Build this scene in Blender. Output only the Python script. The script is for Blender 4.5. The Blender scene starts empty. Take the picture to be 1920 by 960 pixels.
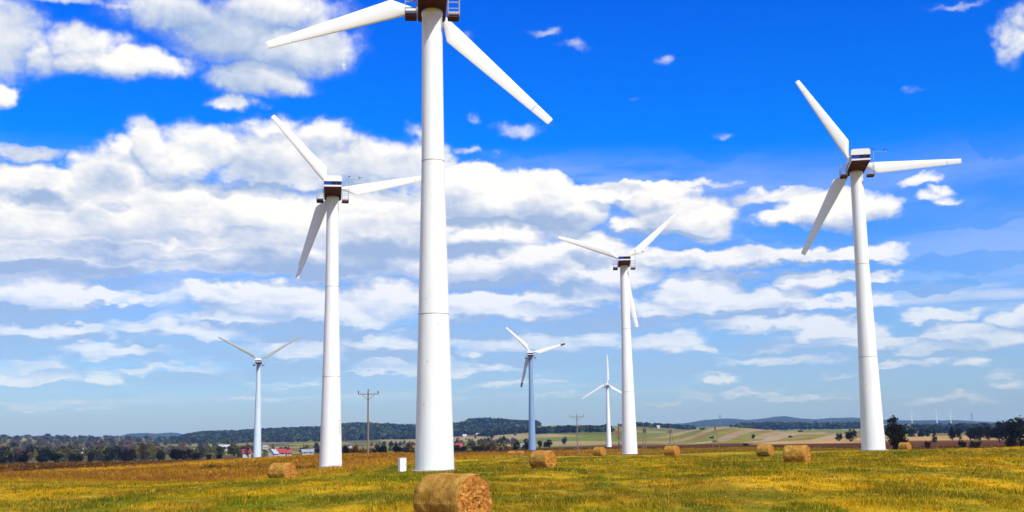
import bpy, bmesh, math, random
import numpy as np
from mathutils import Vector, Matrix

random.seed(7)
rng = np.random.default_rng(11)
sc = bpy.context.scene
C = sc.collection
PI = math.pi
rad = math.radians

# ------------------------------------------------------------------ camera
FOC = 2230.0                      # focal length in pixels of the 1920 px wide photograph
EYE = 1.95
PITCH = math.atan(348.0 / FOC)
ROLL = 0.016
F0 = Vector((0, math.cos(PITCH), math.sin(PITCH)))
R0 = Vector((1, 0, 0))
U0 = R0.cross(F0)
RIGHT = R0 * math.cos(ROLL) - U0 * math.sin(ROLL)
UP = U0 * math.cos(ROLL) + R0 * math.sin(ROLL)
camd = bpy.data.cameras.new("camera")
cam = bpy.data.objects.new("camera", camd)
C.objects.link(cam)
camd.sensor_width = 36.0
camd.lens = 36.0 * FOC / 1920.0
camd.clip_start = 0.1
camd.clip_end = 60000.0
m = Matrix((RIGHT, UP, -F0)).transposed().to_4x4()
m.translation = (0, 0, EYE)
cam.matrix_world = m
sc.camera = cam


def ray(u, v):
    return (F0 + RIGHT * ((u - 960.0) / FOC) + UP * (-(v - 480.0) / FOC)).normalized()


def azel(u, v):
    d = ray(u, v)
    return math.atan2(d.x, d.y), math.asin(d.z)


def spot(u, v, depth):
    """ground position (x, y) seen at photo column u (row v only matters through the slight roll) at this depth"""
    d = ray(u, v)
    t = depth / d.y
    return d.x * t, d.y * t


# ------------------------------------------------------------------ numpy noise
def _hash(ix, iy, seed):
    h = (ix.astype(np.int64) * 374761393 + iy.astype(np.int64) * 668265263 + seed * 1442695041) & 0xFFFFFFFF
    h = ((h ^ (h >> 13)) * 1274126177) & 0xFFFFFFFF
    h = ((h ^ (h >> 16)) * 2246822519) & 0xFFFFFFFF
    return ((h ^ (h >> 15)) & 0xFFFF) / 65535.0


def vnoise(x, y, seed=0):
    ix = np.floor(x); iy = np.floor(y)
    fx = x - ix; fy = y - iy
    fx = fx * fx * (3 - 2 * fx); fy = fy * fy * (3 - 2 * fy)
    a = _hash(ix, iy, seed); b = _hash(ix + 1, iy, seed)
    c = _hash(ix, iy + 1, seed); d = _hash(ix + 1, iy + 1, seed)
    return (a * (1 - fx) + b * fx) * (1 - fy) + (c * (1 - fx) + d * fx) * fy


def fbm(x, y, seed=0, octv=4):
    s = 0; a = 0.5; t = 0
    for k in range(octv):
        s = s + a * vnoise(x * 2 ** k + 17.3 * k, y * 2 ** k - 9.1 * k, seed + k)
        t += a; a *= 0.5
    return s / t


def sstep(a, b, x):
    t = np.clip((x - a) / (b - a), 0, 1)
    return t * t * (3 - 2 * t)


# ------------------------------------------------------------------ terrain
TURB = dict(T1=(815, 885, 80.8), T2=(620, 877, 141.0), T3=(1638, 845, 136.0), T4=(1181, 853, 203.0),
            T5=(482, 862, 405.0), T6=(998, 845, 412.0), T7=(1142, 838, 647.0))
BALES = [  # u, v of the base, height in px, turn of the axis
    (849, 985, 96), (529, 902, 35), (1018, 880, 34), (1495, 869, 35), (1435, 856, 22),
    (1260, 855, 20), (1124, 855, 16.5), (1697, 844.5, 15.5), (960, 856, 10.5), (976, 855.5, 10.5)]
CTRL = list(TURB.values()) + [(u, v, 1.2 * FOC / h) for u, v, h in BALES] + [(690, 858, 166.0)]

RINGS = [
    (4, -1.95), (30, -1.97), (80, -1.93),
    (140, [(0, -2.9), (500, -2.65), (960, -2.2), (1600, -1.75), (1920, -1.75)], 'z'),
    (205, [(0, -3.6), (500, -3.1), (1000, -2.6), (1600, -2.2), (1920, -2.3)], 'z'),
    (430, [(0, 870), (240, 865), (480, 861), (620, 854), (700, 850), (870, 847), (960, 846), (1100, 841), (1250, 840),
           (1400, 837), (1600, 838), (1700, 836), (1920, 834)]),
    (650, [(0, 873), (240, 867), (480, 860), (620, 854), (700, 851), (870, 846), (960, 843), (1141, 838.5), (1250, 836),
           (1400, 833), (1600, 825), (1700, 824), (1920, 822)]),
    (780, [(0, 872), (240, 866), (480, 858), (700, 851), (870, 845), (960, 842), (1141, 837), (1250, 835),
           (1400, 831), (1600, 821.5), (1700, 819), (1920, 815)]),
    (1000, [(0, 862), (300, 858), (480, 853), (600, 850), (800, 844), (960, 838), (1100, 834), (1250, 830), (1340, 826), (1430, 826),
            (1600, 824), (1920, 822)]),
    (1500, [(0, 850), (300, 848), (480, 845), (640, 841), (800, 836), (960, 829), (1010, 825), (1100, 822), (1180, 820), (1250, 814),
            (1310, 805), (1340, 801.5), (1380, 801.5), (1430, 806), (1470, 809), (1500, 812), (1560, 815), (1620, 817), (1700, 816), (1920, 813)]),
    (2000, [(0, 838), (300, 838), (480, 838), (640, 836), (800, 830), (960, 816), (1030, 810), (1100, 808), (1180, 807), (1250, 810),
            (1310, 808), (1380, 807), (1430, 809), (1600, 813), (1920, 810)]),
    (2600, [(0, 831), (330, 832), (480, 829), (640, 824), (780, 822), (860, 816), (960, 808), (1030, 799), (1100, 798), (1180, 800),
            (1280, 805), (1400, 808), (1600, 808), (1920, 806)]),
    (3400, [(0, 824), (220, 824), (330, 826), (350, 819), (380, 814), (440, 812), (480, 809), (540, 807), (600, 806), (650, 801), (680, 799),
            (720, 801), (780, 803), (860, 799), (880, 794), (920, 793), (950, 796), (990, 799), (1030, 799), (1100, 800), (1180, 802), (1280, 803),
            (1400, 802), (1600, 802), (1920, 800)]),
    (5200, [(0, 821.5), (220, 822), (330, 826), (900, 806), (1280, 803), (1400, 799), (1480, 796), (1600, 796), (1700, 797), (1920, 799)]),
    (7500, [(0, 823), (215, 822), (240, 815), (280, 813.5), (330, 813), (350, 817), (420, 820), (900, 808), (1200, 800), (1280, 795), (1320, 790), (1340, 788),
            (1370, 787), (1400, 789), (1420, 787), (1450, 783.5), (1475, 782), (1500, 786), (1530, 788), (1560, 785), (1610, 786), (1650, 788.5), (1700, 790),
            (1800, 790), (1860, 793), (1920, 795)]),
    (9500, [(0, 838), (960, 818), (1920, 806)]),
    (15000, [(0, 842), (960, 826), (1920, 811)]),
]
AZF = np.arange(-31.0, 31.0001, 0.06)
AZ = np.radians(np.concatenate([np.arange(-180, -31, 1.5), AZF, np.arange(32.5, 180, 1.5)]))
LR0, LR1, NR = math.log(4.0), math.log(15000.0), 520
LRS = np.linspace(LR0, LR1, NR)


def ring_z(ring):
    r = ring[0]
    if np.isscalar(ring[1]):
        return np.full(len(AZ), float(ring[1]))
    pts = ring[1]
    if len(ring) == 3:
        az = [azel(u, 850)[0] for u, z in pts]; zz = [z for u, z in pts]
    else:
        az, zz = [], []
        for u, v in pts:
            a, e = azel(u, v)
            az.append(a); zz.append(r * math.tan(e))
    z = np.interp(AZ, az, zz)
    for _ in range(3):                                    # soften the corners of the profile
        z[1:-1] = 0.25 * z[:-2] + 0.5 * z[1:-1] + 0.25 * z[2:]
    return z


def pchip(xk, Y, xq):
    n = len(xk)
    h = np.diff(xk)[:, None]
    d = np.diff(Y, axis=0) / h
    mk = np.zeros_like(Y)
    s = d[:-1] * d[1:] > 0
    w1 = 2 * h[1:] + h[:-1]; w2 = h[1:] + 2 * h[:-1]
    with np.errstate(divide='ignore', invalid='ignore'):
        hm = (w1 + w2) / (w1 / d[:-1] + w2 / d[1:])
    mk[1:-1] = np.where(s, hm, 0)
    mk[0] = d[0]; mk[-1] = d[-1]
    i = np.clip(np.searchsorted(xk, xq, side='right') - 1, 0, n - 2)
    hh = (xk[i + 1] - xk[i])[:, None]
    t = ((xq - xk[i])[:, None]) / hh
    return ((1 + 2 * t) * (1 - t) ** 2 * Y[i] + t * (1 - t) ** 2 * hh * mk[i] + t * t * (3 - 2 * t) * Y[i + 1] + t * t * (t - 1) * hh * mk[i + 1])


KR = np.array([math.log(r[0]) for r in RINGS])
ZG = pchip(KR, np.stack([ring_z(r) for r in RINGS]), LRS)          # NR x NAZ, height relative to the eye


def grid_z(x, y, Z=None):
    Z = ZG if Z is None else Z
    x = np.asarray(x, float); y = np.asarray(y, float)
    a = np.arctan2(x, y); lr = np.log(np.maximum(np.hypot(x, y), 4.001))
    i = np.clip(np.searchsorted(AZ, a) - 1, 0, len(AZ) - 2)
    t = np.clip((a - AZ[i]) / (AZ[i + 1] - AZ[i]), 0, 1)
    q = np.clip((lr - LR0) / (LR1 - LR0) * (NR - 1), 0, NR - 1.001)
    j = q.astype(int); s = q - j
    return (Z[j, i] * (1 - t) + Z[j, i + 1] * t) * (1 - s) + (Z[j + 1, i] * (1 - t) + Z[j + 1, i + 1] * t) * s


# pull the near field through the feet of the things that stand on it
cp, cres = [], []
for u, v, d in CTRL:
    r = ray(u, v)
    x, y = spot(u, v, d)
    cp.append((math.atan2(x, y) * 3, math.log(math.hypot(x, y))))
    cres.append(r.z / r.y * d - float(grid_z(x, y)))
cp = np.array(cp); cres = np.array(cres)
SG = 0.38
K = np.exp(-((cp[:, None, :] - cp[None]) ** 2).sum(2) / (2 * SG * SG))
wts = np.linalg.solve(K + 0.004 * np.eye(len(cp)), cres)
A2, L2 = np.meshgrid(AZ * 3, LRS)
for (ca, cl), w in zip(cp, wts):
    ZG += w * np.exp(-((A2 - ca) ** 2 + (L2 - cl) ** 2) / (2 * SG * SG))
RR = np.exp(LRS)[:, None]
GX = RR * np.sin(AZ)[None]; GY = RR * np.cos(AZ)[None]
ZG += (fbm(GX / 7, GY / 7, 3) - 0.5) * 0.16 * sstep(9, 20, RR) * (1 - sstep(200, 500, RR))
ZG += (fbm(GX / 160, GY / 160, 5) - 0.5) * np.interp(RR, [500, 1200, 3000, 9000], [0, 2.0, 9, 26])


def gz(x, y):
    return float(grid_z(x, y)) + EYE


def on_ground(u, v, depth, sink=0.0):
    x, y = spot(u, v, depth)
    return Vector((x, y, gz(x, y) - sink))


# ------------------------------------------------------------------ object helpers
def tag(o, label, cat, group=None, kind=None):
    o['label'] = label; o['category'] = cat
    if group: o['group'] = group
    if kind: o['kind'] = kind
    return o


def thing(name, label, cat, loc=(0, 0, 0), rotz=0, group=None):
    o = bpy.data.objects.new(name, None)
    C.objects.link(o)
    o.empty_display_size = 0.5
    o.location = loc; o.rotation_euler = (0, 0, rotz)
    return tag(o, label, cat, group)


def link(name, me, mat, parent=None):
    o = bpy.data.objects.new(name, me)
    C.objects.link(o)
    if mat is not None and not me.materials:
        me.materials.append(mat)
    if parent: o.parent = parent
    return o


def smooth(me, ang=40):
    me.polygons.foreach_set('use_smooth', [True] * len(me.polygons))
    if ang < 180:
        try:
            me.set_sharp_from_angle(angle=rad(ang))
        except Exception:
            pass


class MB:
    """collects plain shapes into one mesh"""
    def __init__(s):
        s.v = []; s.f = []

    def add(s, vs, fs):
        b = len(s.v)
        s.v += [tuple(p) for p in vs]
        s.f += [tuple(i + b for i in f) for f in fs]
        return s

    def box(s, c, d, rz=0, M=None):
        x, y, z = d[0] / 2, d[1] / 2, d[2] / 2
        vs = [Vector(p) for p in ((-x, -y, -z), (x, -y, -z), (x, y, -z), (-x, y, -z), (-x, -y, z), (x, -y, z), (x, y, z), (-x, y, z))]
        R = M if M is not None else Matrix.Rotation(rz, 3, 'Z')
        return s.add([R @ p + Vector(c) for p in vs], [(0, 3, 2, 1), (4, 5, 6, 7), (0, 1, 5, 4), (1, 2, 6, 5), (2, 3, 7, 6), (3, 0, 4, 7)])

    def tube(s, pts, rr, n=8, caps=True):
        pts = [Vector(p) for p in pts]
        if np.isscalar(rr): rr = [rr] * len(pts)
        vs, fs = [], []
        ref = None
        for i, p in enumerate(pts):
            t = (pts[min(i + 1, len(pts) - 1)] - pts[max(i - 1, 0)]).normalized()
            if ref is None:
                ref = Vector((0, 0, 1)) if abs(t.z) < 0.9 else Vector((1, 0, 0))
            a = t.cross(ref).normalized(); b = t.cross(a).normalized()
            ref = b.cross(t) if False else ref
            for k in range(n):
                an = 2 * PI * k / n
                vs.append(p + (a * math.cos(an) + b * math.sin(an)) * rr[i])
        for i in range(len(pts) - 1):
            for k in range(n):
                fs.append((i * n + k, i * n + (k + 1) % n, (i + 1) * n + (k + 1) % n, (i + 1) * n + k))
        if caps:
            fs.append(tuple(range(n))[::-1]); fs.append(tuple((len(pts) - 1) * n + k for k in range(n)))
        return s.add(vs, fs)

    def lathe(s, prof, n=32, axis='z', caps=True):
        vs, fs = [], []
        for r, h in prof:
            for k in range(n):
                a = 2 * PI * k / n
                p = (r * math.cos(a), r * math.sin(a), h) if axis == 'z' else (r * math.cos(a), h, r * math.sin(a))
                vs.append(p)
        L = len(prof)
        for i in range(L - 1):
            for k in range(n):
                f = (i * n + k, i * n + (k + 1) % n, (i + 1) * n + (k + 1) % n, (i + 1) * n + k)
                fs.append(f if axis == 'z' else f[::-1])
        if caps:
            a = tuple(range(n))[::-1]; b = tuple((L - 1) * n + k for k in range(n))
            fs += [a, b] if axis == 'z' else [a[::-1], b[::-1]]
        return s.add(vs, fs)

    def mesh(s, name, sm=None, bevel=0):
        me = bpy.data.meshes.new(name)
        me.from_pydata(s.v, [], s.f)
        if bevel:
            bm = bmesh.new(); bm.from_mesh(me)
            bmesh.ops.bevel(bm, geom=bm.edges[:], offset=bevel, segments=2, affect='EDGES', profile=0.5)
            bm.to_mesh(me); bm.free()
        me.update()
        if sm: smooth(me, sm)
        return me

    def build(s, name, mat, parent=None, sm=None, bevel=0):
        return link(name, s.mesh(name, sm, bevel), mat, parent)


def np_mesh(name, V, Fq, col=None, sm=False):
    """V (n,3), Fq (m,k) index array; col (n,3) linear colour attribute 'tint'"""
    me = bpy.data.meshes.new(name)
    V = np.ascontiguousarray(V, np.float32); Fq = np.ascontiguousarray(Fq, np.int32)
    k = Fq.shape[1]
    me.vertices.add(len(V)); me.vertices.foreach_set('co', V.ravel())
    me.loops.add(Fq.size); me.loops.foreach_set('vertex_index', Fq.ravel())
    me.polygons.add(len(Fq)); me.polygons.foreach_set('loop_start', np.arange(0, Fq.size, k, dtype=np.int32))
    if sm: me.polygons.foreach_set('use_smooth', np.ones(len(Fq), bool))
    me.update(calc_edges=True)
    if col is not None:
        at = me.attributes.new('tint', 'FLOAT_COLOR', 'POINT')
        c4 = np.ones((len(V), 4), np.float32); c4[:, :3] = col
        at.data.foreach_set('color', c4.ravel())
    return me


# ------------------------------------------------------------------ materials
def new_mat(name):
    mt = bpy.data.materials.new(name); mt.use_nodes = True
    nt = mt.node_tree
    return mt, nt, nt.nodes['Principled BSDF']


def N(nt, typ, **kw):
    n = nt.nodes.new(typ)
    for k, v in kw.items():
        if k.startswith('i_'):
            n.inputs[k[2:].replace('_', ' ')].default_value = v
        elif k.startswith('n_'):
            n.inputs[int(k[2:])].default_value = v
        else:
            setattr(n, k, v)
    return n


def L(nt, a, b):
    nt.links.new(a, b)


def ramp(nt, stops, interp='LINEAR'):
    r = nt.nodes.new('ShaderNodeValToRGB')
    e = r.color_ramp.elements
    r.color_ramp.interpolation = interp
    while len(e) < len(stops): e.new(0.5)
    for el, (p, c) in zip(e, stops):
        el.position = p
        el.color = (*c, 1) if len(c) == 3 else c
    return r


def paint(name, col, rough=0.5, spec=0.4, dirt=0.0, dirtcol=(0.2, 0.17, 0.13), scale=1.5, specks=False, stain=None, metal=0.0):
    mt, nt, b = new_mat(name)
    b.inputs['Roughness'].default_value = rough
    b.inputs['Specular IOR Level'].default_value = spec
    b.inputs['Metallic'].default_value = metal
    b.inputs['Base Color'].default_value = (*col, 1)
    tc = N(nt, 'ShaderNodeTexCoord')
    last = None
    if dirt:
        mp = N(nt, 'ShaderNodeMapping'); mp.inputs['Scale'].default_value = (1, 1, 0.12)
        L(nt, tc.outputs['Object'], mp.inputs[0])
        no = N(nt, 'ShaderNodeTexNoise', i_Scale=scale, i_Detail=6.0, i_Roughness=0.65)
        L(nt, mp.outputs[0], no.inputs['Vector'])
        rp = ramp(nt, [(0.45, (0, 0, 0)), (0.75, (1, 1, 1))])
        L(nt, no.outputs['Fac'], rp.inputs[0])
        mu = N(nt, 'ShaderNodeMath', operation='MULTIPLY', n_1=dirt)
        L(nt, rp.outputs[0], mu.inputs[0])
        mx = N(nt, 'ShaderNodeMixRGB'); mx.inputs[1].default_value = (*col, 1); mx.inputs[2].default_value = (*dirtcol, 1)
        L(nt, mu.outputs[0], mx.inputs[0])
        last = mx.outputs[0]
    if specks:
        vo = N(nt, 'ShaderNodeTexVoronoi', i_Scale=1.1)
        L(nt, tc.outputs['Object'], vo.inputs['Vector'])
        rp = ramp(nt, [(0.0, (1, 1, 1)), (0.045, (0.8, 0.8, 0.8)), (0.075, (0, 0, 0))])
        no2 = N(nt, 'ShaderNodeTexNoise', i_Scale=9.0, i_Detail=2.0)
        L(nt, tc.outputs['Object'], no2.inputs['Vector'])
        ad = N(nt, 'ShaderNodeMath', operation='MULTIPLY_ADD', n_1=0.16)
        L(nt, no2.outputs['Fac'], ad.inputs[0]); 
        sb = N(nt, 'ShaderNodeMath', operation='SUBTRACT', n_1=0.08)
        L(nt, vo.outputs['Distance'], sb.inputs[0]); L(nt, sb.outputs[0], ad.inputs[2])
        L(nt, ad.outputs[0], rp.inputs[0])
        mu = N(nt, 'ShaderNodeMath', operation='MULTIPLY', n_1=0.6)
        L(nt, rp.outputs[0], mu.inputs[0])
        mx = N(nt, 'ShaderNodeMixRGB'); mx.inputs[2].default_value = (0.25, 0.22, 0.2, 1)
        if last: L(nt, last, mx.inputs[1])
        else: mx.inputs[1].default_value = (*col, 1)
        L(nt, mu.outputs[0], mx.inputs[0])
        last = mx.outputs[0]
    if stain:                                           # a rust stain of its own shape at a place on the tower
        px, pz, rx, rz = stain
        mp = N(nt, 'ShaderNodeVectorMath', operation='MULTIPLY_ADD')
        mp.inputs[1].default_value = (1 / rx, 0, 1 / rz); mp.inputs[2].default_value = (-px / rx, 0, -pz / rz)
        L(nt, tc.outputs['Object'], mp.inputs[0])
        ln = N(nt, 'ShaderNodeVectorMath', operation='LENGTH'); L(nt, mp.outputs[0], ln.inputs[0])
        no = N(nt, 'ShaderNodeTexNoise', i_Scale=2.2, i_Detail=5.0); L(nt, tc.outputs['Object'], no.inputs['Vector'])
        s1 = N(nt, 'ShaderNodeMath', operation='MULTIPLY_ADD', n_1=2.6); L(nt, no.outputs['Fac'], s1.inputs[0])
        s0 = N(nt, 'ShaderNodeMath', operation='MULTIPLY', n_1=-1.0); L(nt, ln.outputs['Value'], s0.inputs[0]); L(nt, s0.outputs[0], s1.inputs[2])
        rp = ramp(nt, [(0.35, (0, 0, 0)), (0.8, (0.75, 0.75, 0.75))]); L(nt, s1.outputs[0], rp.inputs[0])
        mx = N(nt, 'ShaderNodeMixRGB'); mx.inputs[2].default_value = (0.70, 0.52, 0.26, 1)
        if last: L(nt, last, mx.inputs[1])
        else: mx.inputs[1].default_value = (*col, 1)
        L(nt, rp.outputs[0], mx.inputs[0]); last = mx.outputs[0]
    if last: L(nt, last, b.inputs['Base Color'])
    return mt


def tint_mat(name, rough=0.8, transl=0.0, spec=0.15, var=0.0):
    mt, nt, b = new_mat(name)
    b.inputs['Roughness'].default_value = rough
    b.inputs['Specular IOR Level'].default_value = spec
    a = N(nt, 'ShaderNodeAttribute', attribute_name='tint')
    col = a.outputs['Color']
    if var:
        oi = N(nt, 'ShaderNodeObjectInfo')
        hs = N(nt, 'ShaderNodeHueSaturation')
        mr = N(nt, 'ShaderNodeMapRange'); mr.inputs[3].default_value = 1 - var; mr.inputs[4].default_value = 1 + var
        L(nt, oi.outputs['Random'], mr.inputs[0]); L(nt, mr.outputs[0], hs.inputs['Value'])
        mr2 = N(nt, 'ShaderNodeMapRange'); mr2.inputs[3].default_value = 0.47; mr2.inputs[4].default_value = 0.53
        L(nt, oi.outputs['Random'], mr2.inputs[0]); L(nt, mr2.outputs[0], hs.inputs['Hue'])
        L(nt, col, hs.inputs['Color']); col = hs.outputs[0]
    L(nt, col, b.inputs['Base Color'])
    if transl:
        tr = N(nt, 'ShaderNodeBsdfTranslucent'); L(nt, col, tr.inputs[0])
        mx = N(nt, 'ShaderNodeMixShader'); mx.inputs[0].default_value = transl
        L(nt, b.outputs[0], mx.inputs[1]); L(nt, tr.outputs[0], mx.inputs[2])
        L(nt, mx.outputs[0], nt.nodes['Material Output'].inputs[0])
    return mt


WHITE = (0.80, 0.81, 0.77)
M_tower = paint('tower_white', WHITE, 0.42, 0.4, dirt=0.17, specks=True)
M_tower_st = paint('tower_white_stained', WHITE, 0.42, 0.4, dirt=0.17, specks=True, stain=(0.98, 4.7, 0.16, 1.1))
M_blue = paint('tower_blue_grey', (0.20, 0.32, 0.47), 0.45, 0.4, dirt=0.2)
M_pale = paint('tower_pale_blue', (0.56, 0.65, 0.71), 0.45, 0.4, dirt=0.2)
M_blade = paint('blade_white', (0.80, 0.79, 0.74), 0.35, 0.45, dirt=0.08)
M_bladeg = paint('blade_grey_green', (0.34, 0.37, 0.33), 0.4, 0.4, dirt=0.1)
M_seam = paint('seam_grey', (0.27, 0.24, 0.22), 0.6)
M_hood = paint('hood_cream', (0.78, 0.76, 0.70), 0.4, 0.4, dirt=0.08)
M_band = paint('band_blue', (0.010, 0.035, 0.26), 0.35)
M_glass = paint('window_dark', (0.004, 0.004, 0.006), 0.15, 0.5)
M_trim = paint('trim_white', (0.72, 0.71, 0.68), 0.4)
M_belly = paint('belly_brown', (0.062, 0.013, 0.003), 0.7, 0.1, dirt=0.45, dirtcol=(0.012, 0.006, 0.004), scale=2.0)
M_cage = paint('galvanised_rail', (0.36, 0.37, 0.40), 0.45, 0.5, metal=0.3)
M_cfloor = paint('basket_floor', (0.085, 0.035, 0.04), 0.6)
M_mast = paint('mast_grey', (0.30, 0.31, 0.33), 0.5)
M_conc = paint('concrete', (0.42, 0.38, 0.33), 0.85, 0.2, dirt=0.5)
M_tip = paint('tip_dark', (0.06, 0.05, 0.05), 0.5)
M_cab = paint('cabinet_white', (0.80, 0.80, 0.80), 0.4, 0.4, dirt=0.05)
M_wood = paint('pole_wood', (0.22, 0.16, 0.125), 0.85, 0.2, dirt=0.6, dirtcol=(0.10, 0.07, 0.055), scale=6)
M_iron = paint('rusty_iron', (0.10, 0.05, 0.05), 0.7, 0.3)
M_ins = paint('porcelain', (0.05, 0.035, 0.03), 0.3)
M_red = paint('enamel_red', (0.30, 0.05, 0.05), 0.5)
M_teal = paint('enamel_teal', (0.03, 0.22, 0.22), 0.5)
M_lgrey = paint('lattice_steel', (0.16, 0.18, 0.22), 0.5)
M_plaster = paint('plaster_white', (0.44, 0.42, 0.39), 0.85, 0.2, dirt=0.1)
M_roofr = paint('roof_red', (0.32, 0.045, 0.030), 0.8, 0.2, dirt=0.4)
M_roofg = paint('roof_grey', (0.26, 0.27, 0.30), 0.7, 0.2, dirt=0.3)
M_roofw = paint('roof_sheet', (0.42, 0.43, 0.45), 0.45, 0.4)
M_roofd = paint('roof_maroon', (0.24, 0.03, 0.05), 0.8, 0.2, dirt=0.3)
M_pane = paint('house_pane', (0.02, 0.025, 0.035), 0.2, 0.5)
M_leaf = tint_mat('leaves', 0.85, 0.2, spec=0.03, var=0.12)
M_wood_far = tint_mat('far_leaves', 0.9, 0.0, spec=0.03)
M_grass = tint_mat('grass_blades', 0.75, 0.35)
M_trunk = paint('bark', (0.045, 0.032, 0.024), 0.9, 0.1, dirt=0.4, dirtcol=(0.02, 0.015, 0.01), scale=8)

# hay: net-wrapped side and cut end
def hay_side():
    mt, nt, b = new_mat('hay_netted_side')
    b.inputs['Roughness'].default_value = 0.8; b.inputs['Specular IOR Level'].default_value = 0.15
    tc = N(nt, 'ShaderNodeTexCoord')
    mp = N(nt, 'ShaderNodeMapping'); mp.inputs['Scale'].default_value = (26, 5, 5)      # straw lies round the roll
    L(nt, tc.outputs['Object'], mp.inputs[0])
    n1 = N(nt, 'ShaderNodeTexNoise', i_Scale=1.0, i_Detail=6.0, i_Roughness=0.7); L(nt, mp.outputs[0], n1.inputs['Vector'])
    n2 = N(nt, 'ShaderNodeTexNoise', i_Scale=3.2, i_Detail=5.0, i_Roughness=0.6); L(nt, tc.outputs['Object'], n2.inputs['Vector'])
    n3 = N(nt, 'ShaderNodeTexNoise', i_Scale=42.0, i_Detail=3.0); L(nt, tc.outputs['Object'], n3.inputs['Vector'])
    r1 = ramp(nt, [(0.28, (0.24, 0.115, 0.014)), (0.45, (0.44, 0.25, 0.042)), (0.60, (0.55, 0.34, 0.075)), (0.8, (0.66, 0.47, 0.16))])
    L(nt, n1.outputs['Fac'], r1.inputs[0])
    r2 = ramp(nt, [(0.35, (0.72, 0.58, 0.36)), (0.65, (1.12, 1.06, 0.98))]); L(nt, n2.outputs['Fac'], r2.inputs[0])
    mx = N(nt, 'ShaderNodeMixRGB', blend_type='MULTIPLY'); mx.inputs[0].default_value = 1
    L(nt, r1.outputs[0], mx.inputs[1]); L(nt, r2.outputs[0], mx.inputs[2])
    r3 = ramp(nt, [(0.38, (0.62, 0.55, 0.45)), (0.55, (1.05, 1.05, 1.05))]); L(nt, n3.outputs['Fac'], r3.inputs[0])
    mx2 = N(nt, 'ShaderNodeMixRGB', blend_type='MULTIPLY'); mx2.inputs[0].default_value = 0.8
    L(nt, mx.outputs[0], mx2.inputs[1]); L(nt, r3.outputs[0], mx2.inputs[2])
    L(nt, mx2.outputs[0], b.inputs['Base Color'])
    ad = N(nt, 'ShaderNodeMath', operation='ADD'); L(nt, n1.outputs['Fac'], ad.inputs[0]); L(nt, n3.outputs['Fac'], ad.inputs[1])
    bu = N(nt, 'ShaderNodeBump', i_Strength=0.7, i_Distance=0.03); L(nt, ad.outputs[0], bu.inputs['Height']); L(nt, bu.outputs[0], b.inputs['Normal'])
    return mt


def hay_end():
    mt, nt, b = new_mat('hay_cut_end')
    b.inputs['Roughness'].default_value = 0.85; b.inputs['Specular IOR Level'].default_value = 0.1
    tc = N(nt, 'ShaderNodeTexCoord')
    n1 = N(nt, 'ShaderNodeTexNoise', i_Scale=11.0, i_Detail=6.0, i_Roughness=0.7, i_Distortion=0.8); L(nt, tc.outputs['Object'], n1.inputs['Vector'])
    n2 = N(nt, 'ShaderNodeTexNoise', i_Scale=3.5, i_Detail=3.0); L(nt, tc.outputs['Object'], n2.inputs['Vector'])
    r1 = ramp(nt, [(0.31, (0.06, 0.018, 0.004)), (0.42, (0.30, 0.105, 0.016)), (0.52, (0.50, 0.22, 0.042)), (0.68, (0.66, 0.37, 0.11))])
    L(nt, n1.outputs['Fac'], r1.inputs[0])
    r2 = ramp(nt, [(0.3, (0.62, 0.5, 0.4)), (0.6, (1.08, 1.05, 1.0))]); L(nt, n2.outputs['Fac'], r2.inputs[0])
    mx = N(nt, 'ShaderNodeMixRGB', blend_type='MULTIPLY'); mx.inputs[0].default_value = 0.9
    L(nt, r1.outputs[0], mx.inputs[1]); L(nt, r2.outputs[0], mx.inputs[2]); L(nt, mx.outputs[0], b.inputs['Base Color'])
    bu = N(nt, 'ShaderNodeBump', i_Strength=0.9, i_Distance=0.05); L(nt, n1.outputs['Fac'], bu.inputs['Height']); L(nt, bu.outputs[0], b.inputs['Normal'])
    return mt


M_hay = hay_side(); M_hayend = hay_end()

# ------------------------------------------------------------------ ground cover
GREEN = np.array((0.20, 0.195, 0.003)); DGREEN = np.array((0.085, 0.095, 0.003)); YEL = np.array((0.60, 0.355, 0.005))
STRAW = np.array((0.60, 0.38, 0.03)); ORANGE = np.array((0.33, 0.155, 0.010)); BROWN = np.array((0.19, 0.065, 0.006)); DBROWN = np.array((0.052, 0.018, 0.006))


def mixc(a, b, t):
    t = np.asarray(t)[..., None]
    return a * (1 - t) + b * t


def px_u(x, y):
    """photo column of a direction, for land that lies in bands round the view point"""
    return 960 + 2230 * np.clip(x / np.maximum(y, 1e-3), -1.2, 1.2)


def dry_edge(x, y):
    """distance at which the mown meadow gives way to the dry uncut strip (wavy)"""
    u = px_u(x, y)
    base = np.interp(u, [-600, 0, 300, 520, 700, 900, 1100, 1300, 1600, 1920, 2600], [92, 100, 112, 128, 128, 150, 175, 190, 205, 205, 205])
    return base * (1 + 0.16 * (fbm(x / 22, y / 30, 41) - 0.5) + 0.10 * (fbm(x / 5, y / 8, 43) - 0.5))


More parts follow.
